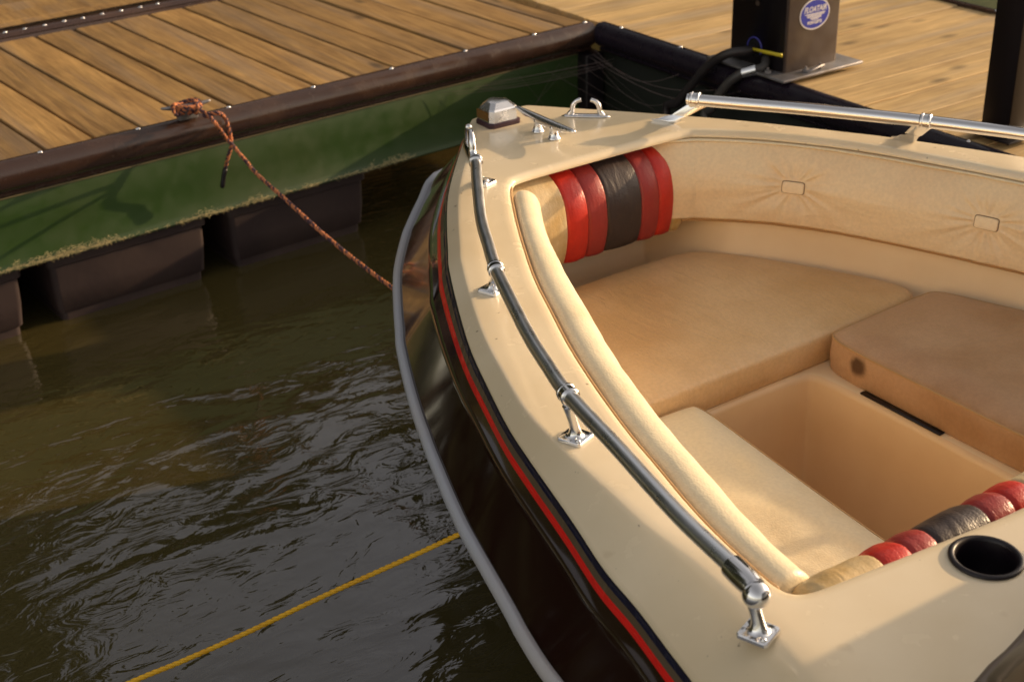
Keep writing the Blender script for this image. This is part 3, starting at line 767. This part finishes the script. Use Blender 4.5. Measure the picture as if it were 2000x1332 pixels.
for y, zz in ((.60, .775), (.55, .80), (.3, .86), (-.3, .88), (-1.2, .86), (-1.75, .80), (-1.8, .775)):
    R.append([Vector((x, y-.25*abs(x)**2, .774+(zz-.774)*(1-abs(x/.86)**2.5))) for x in [-.86+1.72*i/30 for i in range(31)]])
mb.loft(R, False); mb.build('cockpit_cover', M['canvas'], boat)

# ================================================================== DOCKS
DZ = .52; TILT = math.radians(3.6)
def rotp(p, c, a):
    x, y = p[0]-c[0], p[1]-c[1]; return Vector((c[0]+x*math.cos(a)-y*math.sin(a), c[1]+x*math.sin(a)+y*math.cos(a), p[2]))
CORN = (1.19, 3.915)
def planks(name, a0, a1, b0, b1, axis, pitch, m, parent, gap=(.004, .009), seed=1, rot=0, z=DZ, starts=None):
    """boards run along `axis` (0=x, 1=y) from a0..a1, laid side by side b0..b1"""
    rnd = random.Random(seed); vs = []; fs = []; col = []
    b = b0; k = 0
    while b < b1-.02:
        w = min(pitch, b1-b); g = rnd.uniform(*gap); lo, hi = b+g/2, b+w-g/2; dz = rnd.uniform(-.0025, .0025); c = (rnd.random(), rnd.random(), rnd.random())
        r = .003; n = 40; sec = [(lo, -.035), (lo, -r), (lo+r, 0), ((lo+hi)/2, .0008), (hi-r, 0), (hi, -r), (hi, -.035)]
        o = len(vs)
        for i in range(n+1):
            a = a0+(a1-a0)*i/n; wob = .0015*noise.noise(Vector((a*1.5, k*5.1, seed)))
            for s_, t_ in sec:
                p = (a, s_+wob, z+dz+t_+.001*noise.noise(Vector((a*2, k*3.3, 7)))) if axis == 0 else (s_+wob, a, z+dz+t_+.001*noise.noise(Vector((a*2, k*3.3, 7))))
                vs.append(rotp(p, CORN, rot))
        for i in range(n):
            for j in range(6): fs.append([o+i*7+j, o+i*7+j+1, o+(i+1)*7+j+1, o+(i+1)*7+j])
        fs.append([o+j for j in range(7)]); fs.append([o+n*7+j for j in range(7)])
        col += [c]*((n+1)*7); b += pitch; k += 1
    o_ = link(name, vs, fs, m, parent)
    at_ = o_.data.attributes.new('plank', 'FLOAT_VECTOR', 'POINT')
    at_.data.foreach_set('vector', [x for c in col for x in c]); sharp(o_, 30)
    return o_
def bumper(name, a, b, nrm, parent, ztop=.530, r=.034, m=None):
    """extruded vinyl D bumper: flat flange on the boards, fat nose, lower lip; nrm points away from the deck"""
    a = Vector(a); b = Vector(b); nrm = Vector(nrm)
    sec = [(-.014, ztop-.004), (-.012, ztop), (.0, ztop+.001), (.006, ztop-.0015), (.010, ztop+.0012), (.022, ztop-.004), (.033, ztop-.016), (.039, ztop-.034), (.039, ztop-.050), (.032, ztop-.066), (.018, ztop-.079), (.006, ztop-.084), (.011, ztop-.090), (.007, ztop-.097), (-.008, ztop-.099), (-.014, ztop-.09)]
    n = 60; mb = MB(); R = []
    for i in range(n+1):
        p = a.lerp(b, i/n); w = .0012*noise.noise(Vector((i*.35, 3, 1)))
        R.append([Vector((p.x+nrm.x*(s+w), p.y+nrm.y*(s+w), z)) for s, z in sec])
    mb.loft(R, True, cap0=True, cap1=True); return mb.build(name, m or M['bumper'], parent, sh=50)
def rivet(p, parent, k=[0]):
    """shiny bent fence-staple-like screw head"""
    mb = MB(); p = Vector(p)
    mb.loft([[p+Vector((r*math.cos(a*.5236)*1.25, r*math.sin(a*.5236), z)) for a in range(12)] for r, z in ((.0058, 0), (.0056, .0016), (.004, .0034), (.0002, .0042))], True)
    o = mb.build('screw_head', M['chrome'], parent); return o

# --- dock ahead of the bow (boards run away from the camera)
d1 = tag(empty('floating_dock', (-.5, 4.4, 0)), 'wooden dock section with green skirt and black bumper, rope tied to it', 'dock', 'floating dock sections')
DX0 = -3.2
planks('decking', 3.922, 5.150, DX0, 1.19, 1, .1435, M['wood_a'], d1, gap=(.003, .015), seed=5, rot=TILT)
def r2(x, y, z=0): return rotp((x, y, z), CORN, TILT)
nf = Vector((math.sin(TILT), -math.cos(TILT), 0))
bumper('bumper', r2(DX0, 3.915), r2(1.185, 3.915), nf, d1)
bumper('bumper', r2(DX0, 5.155, 0), r2(1.5, 5.155, 0), -nf, d1, ztop=.531)
mb = MB(); mb.tube([r2(DX0+(1.14-DX0)*i/60, 3.9135, .4275+.0008*noise.noise(Vector((i*.4, 1, 1)))) for i in range(61)], .0028, 6); mb.build('trim_strip', mat('dusty_trim', (.16, .13, .06), .7), d1)
# green skirt with bottom lip
mb = MB(); R = []
for i in range(81):
    x = DX0+(1.185-DX0)*i/80; w = .0025*noise.noise(Vector((x*2.2, 0, 3)))
    R.append([r2(x, y+w, z) for y, z in ((3.935, .432), (3.9175, .430), (3.915, .425), (3.917, .33), (3.915, .240), (3.909, .230), (3.905, .2235), (3.909, .218), (3.935, .218))])
mb.loft(R, False); mb.build('skirt', M['green'], d1, sh=50)
for dx in (-.787, -.5, -.213, .075, .362, .652, .94, 1.165, -1.07, -1.36, -1.65):
    p = r2(dx-.002, 3.9165, .5305); rivet(p, d1)
for dx in range(12):
    p = r2(-.62+dx*.072, 5.215, .5345); rivet(p+Vector((random.uniform(-.004, .004), random.uniform(-.004, .004), 0)), d1)
# floats: moulded tubs with flanges, posts of shadow between them
def floatbox(x0, x1):
    mb = MB(); R = []
    def rr(y0, ins, z):
        pts = chaikin([Vector(p) for p in ((x0+ins, y0+ins, 0), (x1-ins, y0+ins, 0), (x1-ins, 5.0, 0), (x0+ins, 5.0, 0))], 0)
        a, b = Vector((x0+ins, y0+ins, 0)), Vector((x1-ins, y0+ins, 0)); c, d = Vector((x1-ins, 5.0, 0)), Vector((x0+ins, 5.0, 0)); rad = .018; out = []
        for cx, cy, s in ((a.x+rad, a.y+rad, math.pi), (b.x-rad, b.y+rad, 1.5*math.pi), (c.x-rad, c.y-rad, 0), (d.x+rad, d.y-rad, .5*math.pi)):
            for q in range(6): th = s+q*math.pi/10; out.append(r2(cx+rad*math.cos(th), cy+rad*math.sin(th), z))
        return out
    for ins, z in ((-.006, .214), (-.006, .182), (.002, .177), (.004, .10), (.010, .03), (.018, .024), (.021, -.09), (.03, -.3)): R.append(rr(3.945, ins, z))
    mb.loft(R, True, cap0=True, cap1=True); return mb.build('dock_float', M['float'], d1, sh=50)
for x0 in (-1.96, -1.39, -.815, -.243): floatbox(x0, x0+.488)
# frame member behind, closing the space below the boards
mb = MB(); 
for y in (4.2, 4.9): mb.box((DX0, y, .30), (1.15, y+.05, .47))
for x in (.26, .55, .95): mb.box((x, 4.02, .22), (x+.045, 5.0, .47))
mb.build('joist', M['black_steel'], d1)
for bx in ((.252, 3.955, .168, .305, 4.02), (-.90, 3.94, .155, -.868, 3.99)):
    mb = MB(); mb.box(bx[:3], (bx[3], bx[4], .204), bev=.004); mb.build('bracket', M['float'], d1)

# --- dock along the starboard side (boards run across)
d2 = tag(empty('floating_dock', (1.8, 2.5, 0)), 'pale sunlit dock section with the black lift column standing on it', 'dock', 'floating dock sections')
planks('decking', 1.222, 2.335, -.6, 6.6, 0, .1435, M['wood_b'], d2, gap=(.0014, .0034), seed=11)
bumper('bumper', (1.215, 3.885, 0), (1.215, -.6, 0), (-1, 0, 0), d2, m=mat('navy_black_bumper', (.016, .011, .02), .3, rvar=.1, bump=.2, bscale=30))
bumper('bumper', (2.345, 6.6, 0), (2.345, -.6, 0), (1, 0, 0), d2)
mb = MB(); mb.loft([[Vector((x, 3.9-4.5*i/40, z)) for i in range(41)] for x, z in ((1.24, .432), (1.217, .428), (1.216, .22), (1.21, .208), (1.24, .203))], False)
mb.build('skirt', mat('shaded_green_skirt', (.007, .010, .005), .5), d2)  # skirt green taken near black: shade of this side put into the colour
for y in (3.78, 3.47, 3.14, 2.58, 2.30, 2.0): rivet((1.217, y, .5305), d2)
for y in (3.12, 3.42, 2.8): rivet((2.345, y, .5305), d2)
mb = MB()
for y0 in (.2, 1.4, 2.6): mb.box((1.26, y0, -.3), (2.3, y0+1.0, .2), bev=.02)
mb.build('dock_float', M['float'], d2)
# corner upright under the inside corner
mb = MB(); mb.box((1.13, 3.86, -.2), (1.205, 3.93, .43), bev=.004); mb.build('corner_post', M['black_steel'], d2)

# --- older dock beyond
d3 = tag(empty('floating_dock', (-.5, 6, 0)), 'dock section beyond the riveted black strip, boards running parallel to it', 'dock', 'floating dock sections')
planks('decking', -3.2, 1.3, 5.275, 7.4, 0, .1435, M['wood_a'], d3, gap=(.003, .006), seed=21, rot=TILT, z=.517)
mb = MB(); mb.loft([[r2(-3.2+4.6*i/20, y, z) for i in range(21)] for y, z in ((5.185, .524), (5.19, .5345), (5.285, .5345), (5.290, .520))], False)
mb.build('cover_strip', M['bumper'], d3)

# ---------- lift column, hoses, post
tw = tag(empty('lift_column', (1.345, 3.13, .52)), 'square dark column on a steel base plate with a blue oval decal', 'lift column')
TB = [(1.235, 3.010), (1.455, 3.010), (1.455, 3.252), (1.235, 3.252)]
def sqr(z, g=0, r=.008):
    out = []; x0, x1, y0, y1 = 1.235-g, 1.455+g, 3.010-g, 3.252+g
    for cx, cy, s in ((x0+r, y0+r, math.pi), (x1-r, y0+r, 1.5*math.pi), (x1-r, y1-r, 0), (x0+r, y1-r, .5*math.pi)):
        for q in range(5): th = s+q*math.pi/8; out.append(Vector((cx+r*math.cos(th), cy+r*math.sin(th), z)))
    return out
mb = MB(); mb.loft([sqr(.545), sqr(.60), sqr(1.2), sqr(2.4)], True, cap1=True); col_ = mb.build('column', M['frame'], tw, sh=40)
# thin black sheet added over this flank as painted shade, round the grommet
mb = MB(); mb.box((1.232, 3.016, .548), (1.2335, 3.246, 2.39)); mb.build('side_shade', M['black_steel'], tw)
mb = MB(); mb.box((1.180, 2.955, .5365), (1.515, 3.30, .545), bev=.002); mb.build('base_plate', M['galv'], tw)
mb = MB(); mb.tube([Vector((1.2315, 3.14+.031*math.cos(a*math.pi/24), .598+.031*math.sin(a*math.pi/24))) for a in range(-4, 29)], .0028, 8); mb.build('grommet', mat('blue_edge', (.05, .05, .30), .4), tw)
mb = MB(); mb.loft([[Vector((x, 3.14+r*math.cos(a*math.pi/16), .598+r*math.sin(a*math.pi/16))) for a in range(32)] for x, r in ((1.2312, .029), (1.2311, .001))], True); mb.build('hole', mat('void_black', (.001, .001, .001), .9), tw)
for (x, y) in ((1.30, 2.985), (1.36, 2.985), (1.205, 3.05), (1.49, 3.1)):
    mb = MB(); mb.loft([[Vector((x+r*math.cos(a*math.pi/3), y+r*math.sin(a*math.pi/3), .545+z)) for a in range(6)] for r, z in ((.011, 0), (.011, .008), (.004, .009), (.004, .016))], True, cap1=True); mb.build('bolt', M['galv'], tw, sh=30)
mb = MB(); mb.tube(cat([(1.29, 2.975, .547), (1.31, 2.968, .552), (1.345, 2.972, .556), (1.375, 2.985, .552)], 16), .0035, 8); mb.build('clip', M['galv'], tw)
mb = MB(); mb.tube([Vector((1.2295, 3.135, .735)), Vector((1.2335, 3.135, .735))], .009, 6); mb.build('bolt', M['frame'], tw, sh=30)
# decal on the face towards the camera (y = 3.010)
def ell(cx, cz, a, b, y, n=64): return [Vector((cx+a*math.cos(2*math.pi*i/n), y, cz+b*math.sin(2*math.pi*i/n))) for i in range(n)]
DC = (1.346, .708)
def plate(pts, m, name, parent, y1):
    mb = MB(); mb.loft([pts, [Vector((p.x, y1, p.z)) for p in pts]], True, cap1=True); return mb.build(name, m, parent, sh=30)
dec = plate(ell(*DC, .062, .047, 3.0098), M['decal_white'], 'oval_decal', tw, 3.0088)
plate(ell(*DC, .0575, .0425, 3.0088), M['decal_blue'], 'decal_field', dec, 3.0083)
def text(s, cx, cz, size, y, xs=1.0, shear=.0):
    cu = bpy.data.curves.new('lettering', 'FONT'); cu.body = s; cu.size = size; cu.align_x = 'CENTER'; cu.align_y = 'CENTER'; cu.extrude = .0002; cu.offset = .0006; cu.shear = shear
    o = bpy.data.objects.new('lettering', cu); C.objects.link(o); o.location = (cx, y, cz); o.rotation_euler = (math.pi/2, 0, 0); o.scale = (xs, 1, 1)
    cu.materials.append(M['decal_white']); o.parent = dec; return o
text('FLOATAIR', DC[0], DC[1]+.0145, .0235, 3.0080, .86, .25)
text('BOATLIFTS', DC[0], DC[1]-.025, .0125, 3.0080, .95)
mb = MB()
for k in range(5):
    z = DC[1]+.0015-k*.0042; w = (.042, .036, .030, .023, .016)[k]; cx = DC[0]+(0, .003, -.002, .004, 0)[k]
    mb.box((cx-w, 3.0077, z-.0014), (cx+w, 3.0081, z+.0014))
mb.build('wave_bars', M['decal_white'], dec, smooth=False)

def hose(pts, r, name, label, m=None, cat_='hose', group=None):
    mb = MB(); mb.tube(cat(pts, 60), r, 16); o = mb.build(name, m or M['hose']); tag(o, label, cat_, group); return o
h1 = [Vector((1.24, 3.14, .592)), atx(1458, 100, 1.20), atx(1420, 106, 1.165), atx(1385, 128, 1.15), atx(1352, 165, 1.14), atx(1325, 200, 1.13), atx(1305, 240, 1.12), Vector((1.09, 3.10, -.1))]
hose(h1, .0145, 'air_hose', 'upper black hose arching out of the column down to the water', group='air hoses')
h2 = [Vector((1.235, 3.09, .575)), atx(1490, 133, 1.205), atx(1458, 140, 1.175), atx(1428, 158, 1.15), atx(1405, 185, 1.14), atx(1390, 215, 1.13), atx(1382, 250, 1.12), Vector((1.10, 2.93, -.1))]
hose(h2, .0145, 'air_hose', 'lower scuffed hose with metal clamp curving off the column base', group='air hoses', m=mat('scuffed_hose', (.055, .05, .048), .4, vcol=(.09, .08, .07), vscale=20))
c_ = cat(h2, 60)[4]; mb = MB(); mb.tube([c_, c_+(cat(h2, 60)[7]-c_)], .0168, 18); tag(mb.build('hose_clamp', M['chrome'], sh=40), 'shiny metal clamp round the lower hose at the column', 'clamp')
mb = MB(); a = atx(1470, 96, 1.215); b = atx(1528, 109, 1.222)
mb.loft([[a+Vector((0, 0, z)) for z in (-.004, .004)], [a.lerp(b, .5)+Vector((-.004, 0, .001+z)) for z in (-.005, .005)], [b+Vector((0, 0, z)) for z in (-.005, .005)]], False)
o = mb.build('yellow_strap', M['yellow']); sd = o.modifiers.new('s', 'SOLIDIFY'); sd.thickness = .004; tag(o, 'short bright yellow strap poking from the hole in the column', 'strap')

ps = tag(empty('steel_post', (1.335, 2.285, .52)), 'tall black steel post standing on the dock edge', 'post')
mb = MB(); mb.box((1.288, 2.232, .536), (1.378, 2.322, 3.0), bev=.004); mb.build('shaft', M['black_steel'], ps, sh=30)
mb = MB(); mb.box((1.262, 2.206, .5335), (1.405, 2.35, .5405), bev=.002); mb.build('base_plate', M['black_steel'], ps, sh=30)

# ---------- ropes
def rope(paths, r, name, mats_, pitch=.03, strands=3, seg=8, patt=None):
    mb = MB()
    for pts in paths:
        L_ = sum((b-a).length for a, b in zip(pts, pts[1:])); n = max(20, int(L_/.0035)); P = cat(pts, n)
        prev = None; fr = []
        for i in range(n):
            t = (P[min(i+1, n-1)]-P[max(i-1, 0)]).normalized()
            if prev is None: a = Vector((0, 0, 1)) if abs(t.z) < .9 else Vector((1, 0, 0)); nr = (a-t*a.dot(t)).normalized()
            else: nr = (prev-t*prev.dot(t)).normalized()
            prev = nr; fr.append((nr, t.cross(nr)))
        st = L_/(n-1)
        for s in range(strands):
            q = []
            for i in range(n):
                a = 2*math.pi*(i*st/pitch+s/strands); q.append(P[i]+(fr[i][0]*math.cos(a)+fr[i][1]*math.sin(a))*r*.48)
            k0 = len(mb.f); mb.tube(q, r*.58, seg)
            if patt:
                for fi in range(k0, len(mb.f)):
                    i = min(n-1, (fi-k0)//seg); mb.mi[fi] = patt(s, i*st)
            else:
                for fi in range(k0, len(mb.f)): mb.mi[fi] = s % len(mats_)
    return mb.build(name, mats_)
dc = tag(empty('dock_cleat', tuple(at(362, 207, .56))), 'small grey metal cleat on the dock edge wrapped in orange rope', 'cleat')
ca = at(314, 213, .575); cb = at(411, 196, .575); cm = (ca+cb)/2
mb = MB(); mb.tube(cat([ca, ca.lerp(cb, .3)+Vector((0, 0, -.006)), ca.lerp(cb, .7)+Vector((0, 0, -.006)), cb], 20), [.003+.005*math.sin(math.pi*i/19)**.7 for i in range(20)], 12); mb.build('horn', M['galv'], dc)
mb = MB(); mb.box((cm.x-.03, cm.y-.012, .532), (cm.x+.03, cm.y+.012, .574), bev=.004); mb.build('base', M['galv'], dc)
u_ = (cb-ca).normalized(); v_ = Vector((-u_.y, u_.x, 0))
coil = []
cc = at(366, 216, .560)
for i in range(46):
    a = i*.5; rx = .030-.0003*i+.004*math.sin(i*1.7); rz = .015+.003*math.sin(i*1.1)
    coil.append(cc+u_*(.034*math.sin(i*.27)+.012*math.cos(a*1.0))+v_*(rx*math.cos(a))+Vector((0, 0, .006+rz*math.sin(a))))
coil2 = []
for i in range(30):
    a = i*.55; coil2.append(cc+u_*(.040*math.cos(a))+v_*(.024*math.sin(a))+Vector((0, 0, .004+.004*math.sin(a*2)+.0006*i)))
k1 = at(400, 224, .556)
link1 = [cc+Vector((.02, -.01, .02)), at(392, 216, .566), at(400, 220, .568), at(410, 226, .562), k1+Vector((0, 0, -.006)), at(398, 218, .560)]
main = [at(398, 222, .562), at(410, 229, .560), at(424, 246, .552), aty(440, 268, 3.745), aty(456, 286, 3.70), aty(478, 312, 3.62), aty(505, 343, 3.52), aty(560, 392, 3.34), aty(620, 447, 3.16), aty(690, 505, 2.98), aty(775, 568, 2.79), at(862, 622, .33)]
tail = [at(400, 226, .560), at(412, 223, .565), at(428, 222, .566), aty(440, 232, 3.765), aty(447, 250, 3.752), aty(451, 270, 3.745), aty(452, 285, 3.74), aty(446, 305, 3.745), aty(440, 330, 3.76)]
tail_end = [aty(440, 330, 3.76), aty(437, 345, 3.763), aty(434, 367, 3.768)]
def pt(s, x):
    return 1 if (int(x/.0135+s*.37) % 2 == 0 and s != 1) or (s == 1 and int(x/.019) % 3 == 0) else 0
orp = rope([coil, coil2, link1, main, tail], .0057, 'mooring_rope', [M['rope_or'], M['rope_dk']], pitch=.034, strands=3, patt=pt)
tag(orp, 'orange and black mooring rope tied on the dock cleat and led to the bow', 'rope')
mb = MB(); mb.tube(cat(tail_end, 12), [.0066, .007, .0072, .0070, .0068, .0068, .0068, .0070, .0072, .0074, .0070, .005], 12); mb.build('whipped_end', M['black_plastic'], orp)
yr = [at(960, 1010, .33), at(900, 1041, .27), at(800, 1088, .20), at(640, 1160, .13), at(480, 1236, .09), at(360, 1289, .07), at(255, 1332, .055), at(60, 1420, .02), at(-200, 1535, -.05)]
yro = rope([yr], .0051, 'yellow_rope', [M['rope_ye']], pitch=.040); tag(yro, 'taut yellow rope running from the hull over the water', 'rope')

# ---------- dried weed fringe and cobwebs
mb = MB(); rnd = random.Random(3)
def fiber(p, d, L_, r, bend):
    pts = [p]; q = p.copy(); dd = d.normalized()
    for i in range(4):
        dd = (dd+Vector((rnd.uniform(-1, 1), rnd.uniform(-1, 1)*.4, rnd.uniform(-1, 1)))*bend).normalized(); q = q+dd*L_/4; pts.append(q)
    mb.tube(pts, [r, r*.9, r*.7, r*.5, r*.2], 3, caps=False)
for i in range(5600):
    x = rnd.uniform(-1.15, .42); dens = noise.noise(Vector((x*4.5, 2.2, 0)))+.5*noise.noise(Vector((x*15, 1, 0)))+.12
    if x > .15: dens -= .2
    if rnd.random() > max(.05, dens*1.4): continue
    h = rnd.random()**3*.020*(1 if dens > .3 else .2)
    p = r2(x, 3.9065-rnd.random()*.004, .226+h+rnd.uniform(-.004, .003))
    fiber(p, Vector((rnd.choice((-1, 1)), -.12, rnd.uniform(-.05, .14))), rnd.uniform(.004, .015), .00055, .8)
tag(mb.build('dried_weed', M['straw']), 'straw coloured dried weed caught along the bottom of the green skirt', 'dried weed', kind='stuff')
mb = MB()
def strand(a, b, sag, r=.0006):
    a = Vector(a); b = Vector(b); mb.tube([a.lerp(b, t/12)+Vector((0, 0, -sag*math.sin(math.pi*t/12))) for t in range(13)], r, 4)
rnd = random.Random(8)
for k in range(5):
    a = (1.15+rnd.uniform(-.02, .03), 3.84+rnd.uniform(-.03, .02), .44+rnd.uniform(-.02, .02)); strand(a, (1.172, 3.45-rnd.random()*.5, .45+rnd.uniform(-.02, .03)), rnd.uniform(.03, .12), .0004+.0007*rnd.random())
for k in range(6):
    strand((.62+rnd.uniform(-.1, .1), 3.86, .41+rnd.uniform(-.02, .01)), (1.17, 3.80-rnd.random()*.05, .44+rnd.uniform(-.03, .02)), rnd.uniform(0, .02), .0005)
for k in range(4): strand((.95+k*.07, 3.87, .42), (1.175, 3.3+rnd.random()*.3, .22+rnd.random()*.1), .01, .0004)
for k in range(3): strand((.8+rnd.random()*.3, 3.88, .42), (.8+rnd.random()*.3, 3.89, .24), 0, .0004)
tag(mb.build('cobweb', M['web']), 'cobweb strands hanging in the corner between the two docks', 'cobweb', kind='stuff')

# ================================================================== SETTING
def water_mat():
    m = bpy.data.materials.new('murky_water'); m.use_nodes = True
    nt = m.node_tree; N = nt.nodes; L = nt.links; b = N['Principled BSDF']
    b.inputs['Base Color'].default_value = (.066, .053, .018, 1); b.inputs['Roughness'].default_value = .04; b.inputs['IOR'].default_value = 2.0; b.inputs['Specular Tint'].default_value = (.84, .86, 1.0, 1)
    tc = N.new('ShaderNodeTexCoord')
    def nz(sc, detail, stretch, rot, dist=0.):
        mp = N.new('ShaderNodeMapping'); mp.inputs['Scale'].default_value = stretch; mp.inputs['Rotation'].default_value = (0, 0, rot); L.new(tc.outputs['Object'], mp.inputs['Vector'])
        n = N.new('ShaderNodeTexNoise'); n.inputs['Scale'].default_value = sc; n.inputs['Detail'].default_value = detail; n.inputs['Distortion'].default_value = dist
        L.new(mp.outputs[0], n.inputs['Vector']); return n
    a = nz(2.4, 2, (1, 1.9, 1), -.5, .7); c = nz(8.5, 3, (1, 2.0, 1), -.55, 1.4); d = nz(.75, 2, (1, 1, 1), 0)
    b1 = N.new('ShaderNodeBump'); b1.inputs['Strength'].default_value = 1; b1.inputs['Distance'].default_value = .0105; L.new(a.outputs['Fac'], b1.inputs['Height'])
    # ripple strength varies in patches
    mr = N.new('ShaderNodeMapRange'); mr.inputs[1].default_value = .35; mr.inputs[2].default_value = .65; mr.inputs[3].default_value = .0010; mr.inputs[4].default_value = .0046; L.new(d.outputs['Fac'], mr.inputs[0])
    b2 = N.new('ShaderNodeBump'); b2.inputs['Strength'].default_value = 1; L.new(mr.outputs[0], b2.inputs['Distance']); L.new(c.outputs['Fac'], b2.inputs['Height']); L.new(b1.outputs[0], b2.inputs['Normal'])
    L.new(b2.outputs[0], b.inputs['Normal'])
    return m
mb = MB(); mb.add([(-300, -300, 0), (300, -300, 0), (300, 300, 0), (-300, 300, 0)], [[0, 1, 2, 3]])
tag(mb.build('water', water_mat(), smooth=False), kind='structure')
mb = MB(); R = []
for i in range(30):
    y = -20+i*2.0; R.append([Vector((x+.25*math.sin(y), y, z)) for x, z in ((2.7, -.2), (2.95, .12), (3.6, .22), (8, .4), (60, 1.5))])
mb.loft(R, False); tag(mb.build('grass_bank', M['grassy']), kind='structure')
mb = MB(); R = []
for i in range(60):
    x = -90+i*3.0; R.append([Vector((x, y, z)) for y, z in ((14.5, -.3), (16, .5), (30, 2), (260, 6))])
mb.loft(R, False); tag(mb.build('far_bank', M['grassy']), kind='structure')
# the wood across the water: trunks and leafy crowns, seen mirrored in the water and chrome
mb = MB(); rnd = random.Random(12)
def leafy(c, rx, rz, n, s):
    for _ in range(n):
        while True:
            d = Vector((rnd.uniform(-1, 1), rnd.uniform(-1, 1), rnd.uniform(-1, 1)))
            if .35 < d.length < 1: break
        p = c+Vector((d.x*rx, d.y*rx, d.z*rz)); a = Vector((rnd.uniform(-1, 1), rnd.uniform(-1, 1), rnd.uniform(-1, 1))).normalized(); b = a.cross(Vector((rnd.uniform(-1, 1), rnd.uniform(-1, 1), rnd.uniform(-1, 1)))).normalized()
        w = s*rnd.uniform(.6, 1.3); mb.add([p-a*w, p+b*w*.5, p+a*w, p-b*w*.5], [[0, 1, 2, 3]], 0)
for i in range(30):
    x = -34+i*2.1+rnd.uniform(-.8, .8)
    y = 17+rnd.uniform(0, 4); h = (rnd.uniform(10.2, 12.0) if x < 9 else rnd.uniform(13.8, 16.0)) if x > 1 else rnd.uniform(17, 21)
    mb.tube([(x, y, .2), (x+.2, y, h*.4), (x, y+.2, h*.85)], [.28, .2, .06], 8, k=1)
    for q in range(9):
        f = q/8; leafy(Vector((x+rnd.uniform(-1, 1), y+rnd.uniform(-1, 1), h*(.16+.76*f))), 2.4*(1-.5*f), 1.6, 360, .32)
tag(mb.build('far_wood', [M['leaf'], M['bark']], smooth=False), 'dark wood of leafy trees on the far bank', 'wood', kind='stuff')

# ================================================================== LIGHT
SUN_EL = math.radians(15.0); SUN_AZ = Vector((.985, -.17, 0)).normalized()
sd = (SUN_AZ*math.cos(SUN_EL)+Vector((0, 0, math.sin(SUN_EL)))).normalized()
sl = bpy.data.lights.new('sun', 'SUN'); sl.energy = 4.5; sl.angle = math.radians(.6); sl.color = (1., .70, .40)
so = bpy.data.objects.new('sun', sl); C.objects.link(so); so.rotation_euler = sd.to_track_quat('Z', 'Y').to_euler()
w = bpy.data.worlds.new('World'); SC.world = w; w.use_nodes = True
nt = w.node_tree; N = nt.nodes; L = nt.links; bg = N['Background']
sky = N.new('ShaderNodeTexSky'); sky.sky_type = 'NISHITA'; sky.sun_disc = False; sky.sun_elevation = SUN_EL; sky.sun_rotation = math.atan2(SUN_AZ.x, SUN_AZ.y)
sky.dust_density = 2.0
hs = N.new('ShaderNodeHueSaturation'); hs.inputs['Saturation'].default_value = .45; L.new(sky.outputs[0], hs.inputs['Color'])
tm = N.new('ShaderNodeMix'); tm.data_type = 'RGBA'; tm.blend_type = 'MULTIPLY'; tm.inputs[0].default_value = 1; tm.inputs[7].default_value = (1.78, 1.52, 1.25, 1)
L.new(hs.outputs[0], tm.inputs[6]); L.new(tm.outputs[2], bg.inputs[0]); bg.inputs[1].default_value = .15

cd = bpy.data.cameras.new('camera'); cam = bpy.data.objects.new('camera', cd); C.objects.link(cam)
cd.sensor_fit = 'HORIZONTAL'; cd.sensor_width = 36; cd.lens = FPX/2000*36; cd.clip_start = .05; cd.clip_end = 1000
mtx = Matrix((RIGHT, UP, -FWD)).transposed().to_4x4(); mtx.translation = CAM; cam.matrix_world = mtx
cd.dof.use_dof = True; cd.dof.focus_distance = 2.35; cd.dof.aperture_fstop = 7.0
SC.camera = cam
SC.view_settings.view_transform = 'Standard'; SC.view_settings.look = 'None'; SC.view_settings.exposure = 0
SC.render.engine = 'CYCLES'
try:
    SC.cycles.use_denoising = True; SC.cycles.denoiser = 'OPENIMAGEDENOISE'
except Exception: pass
SC.cycles.max_bounces = 8
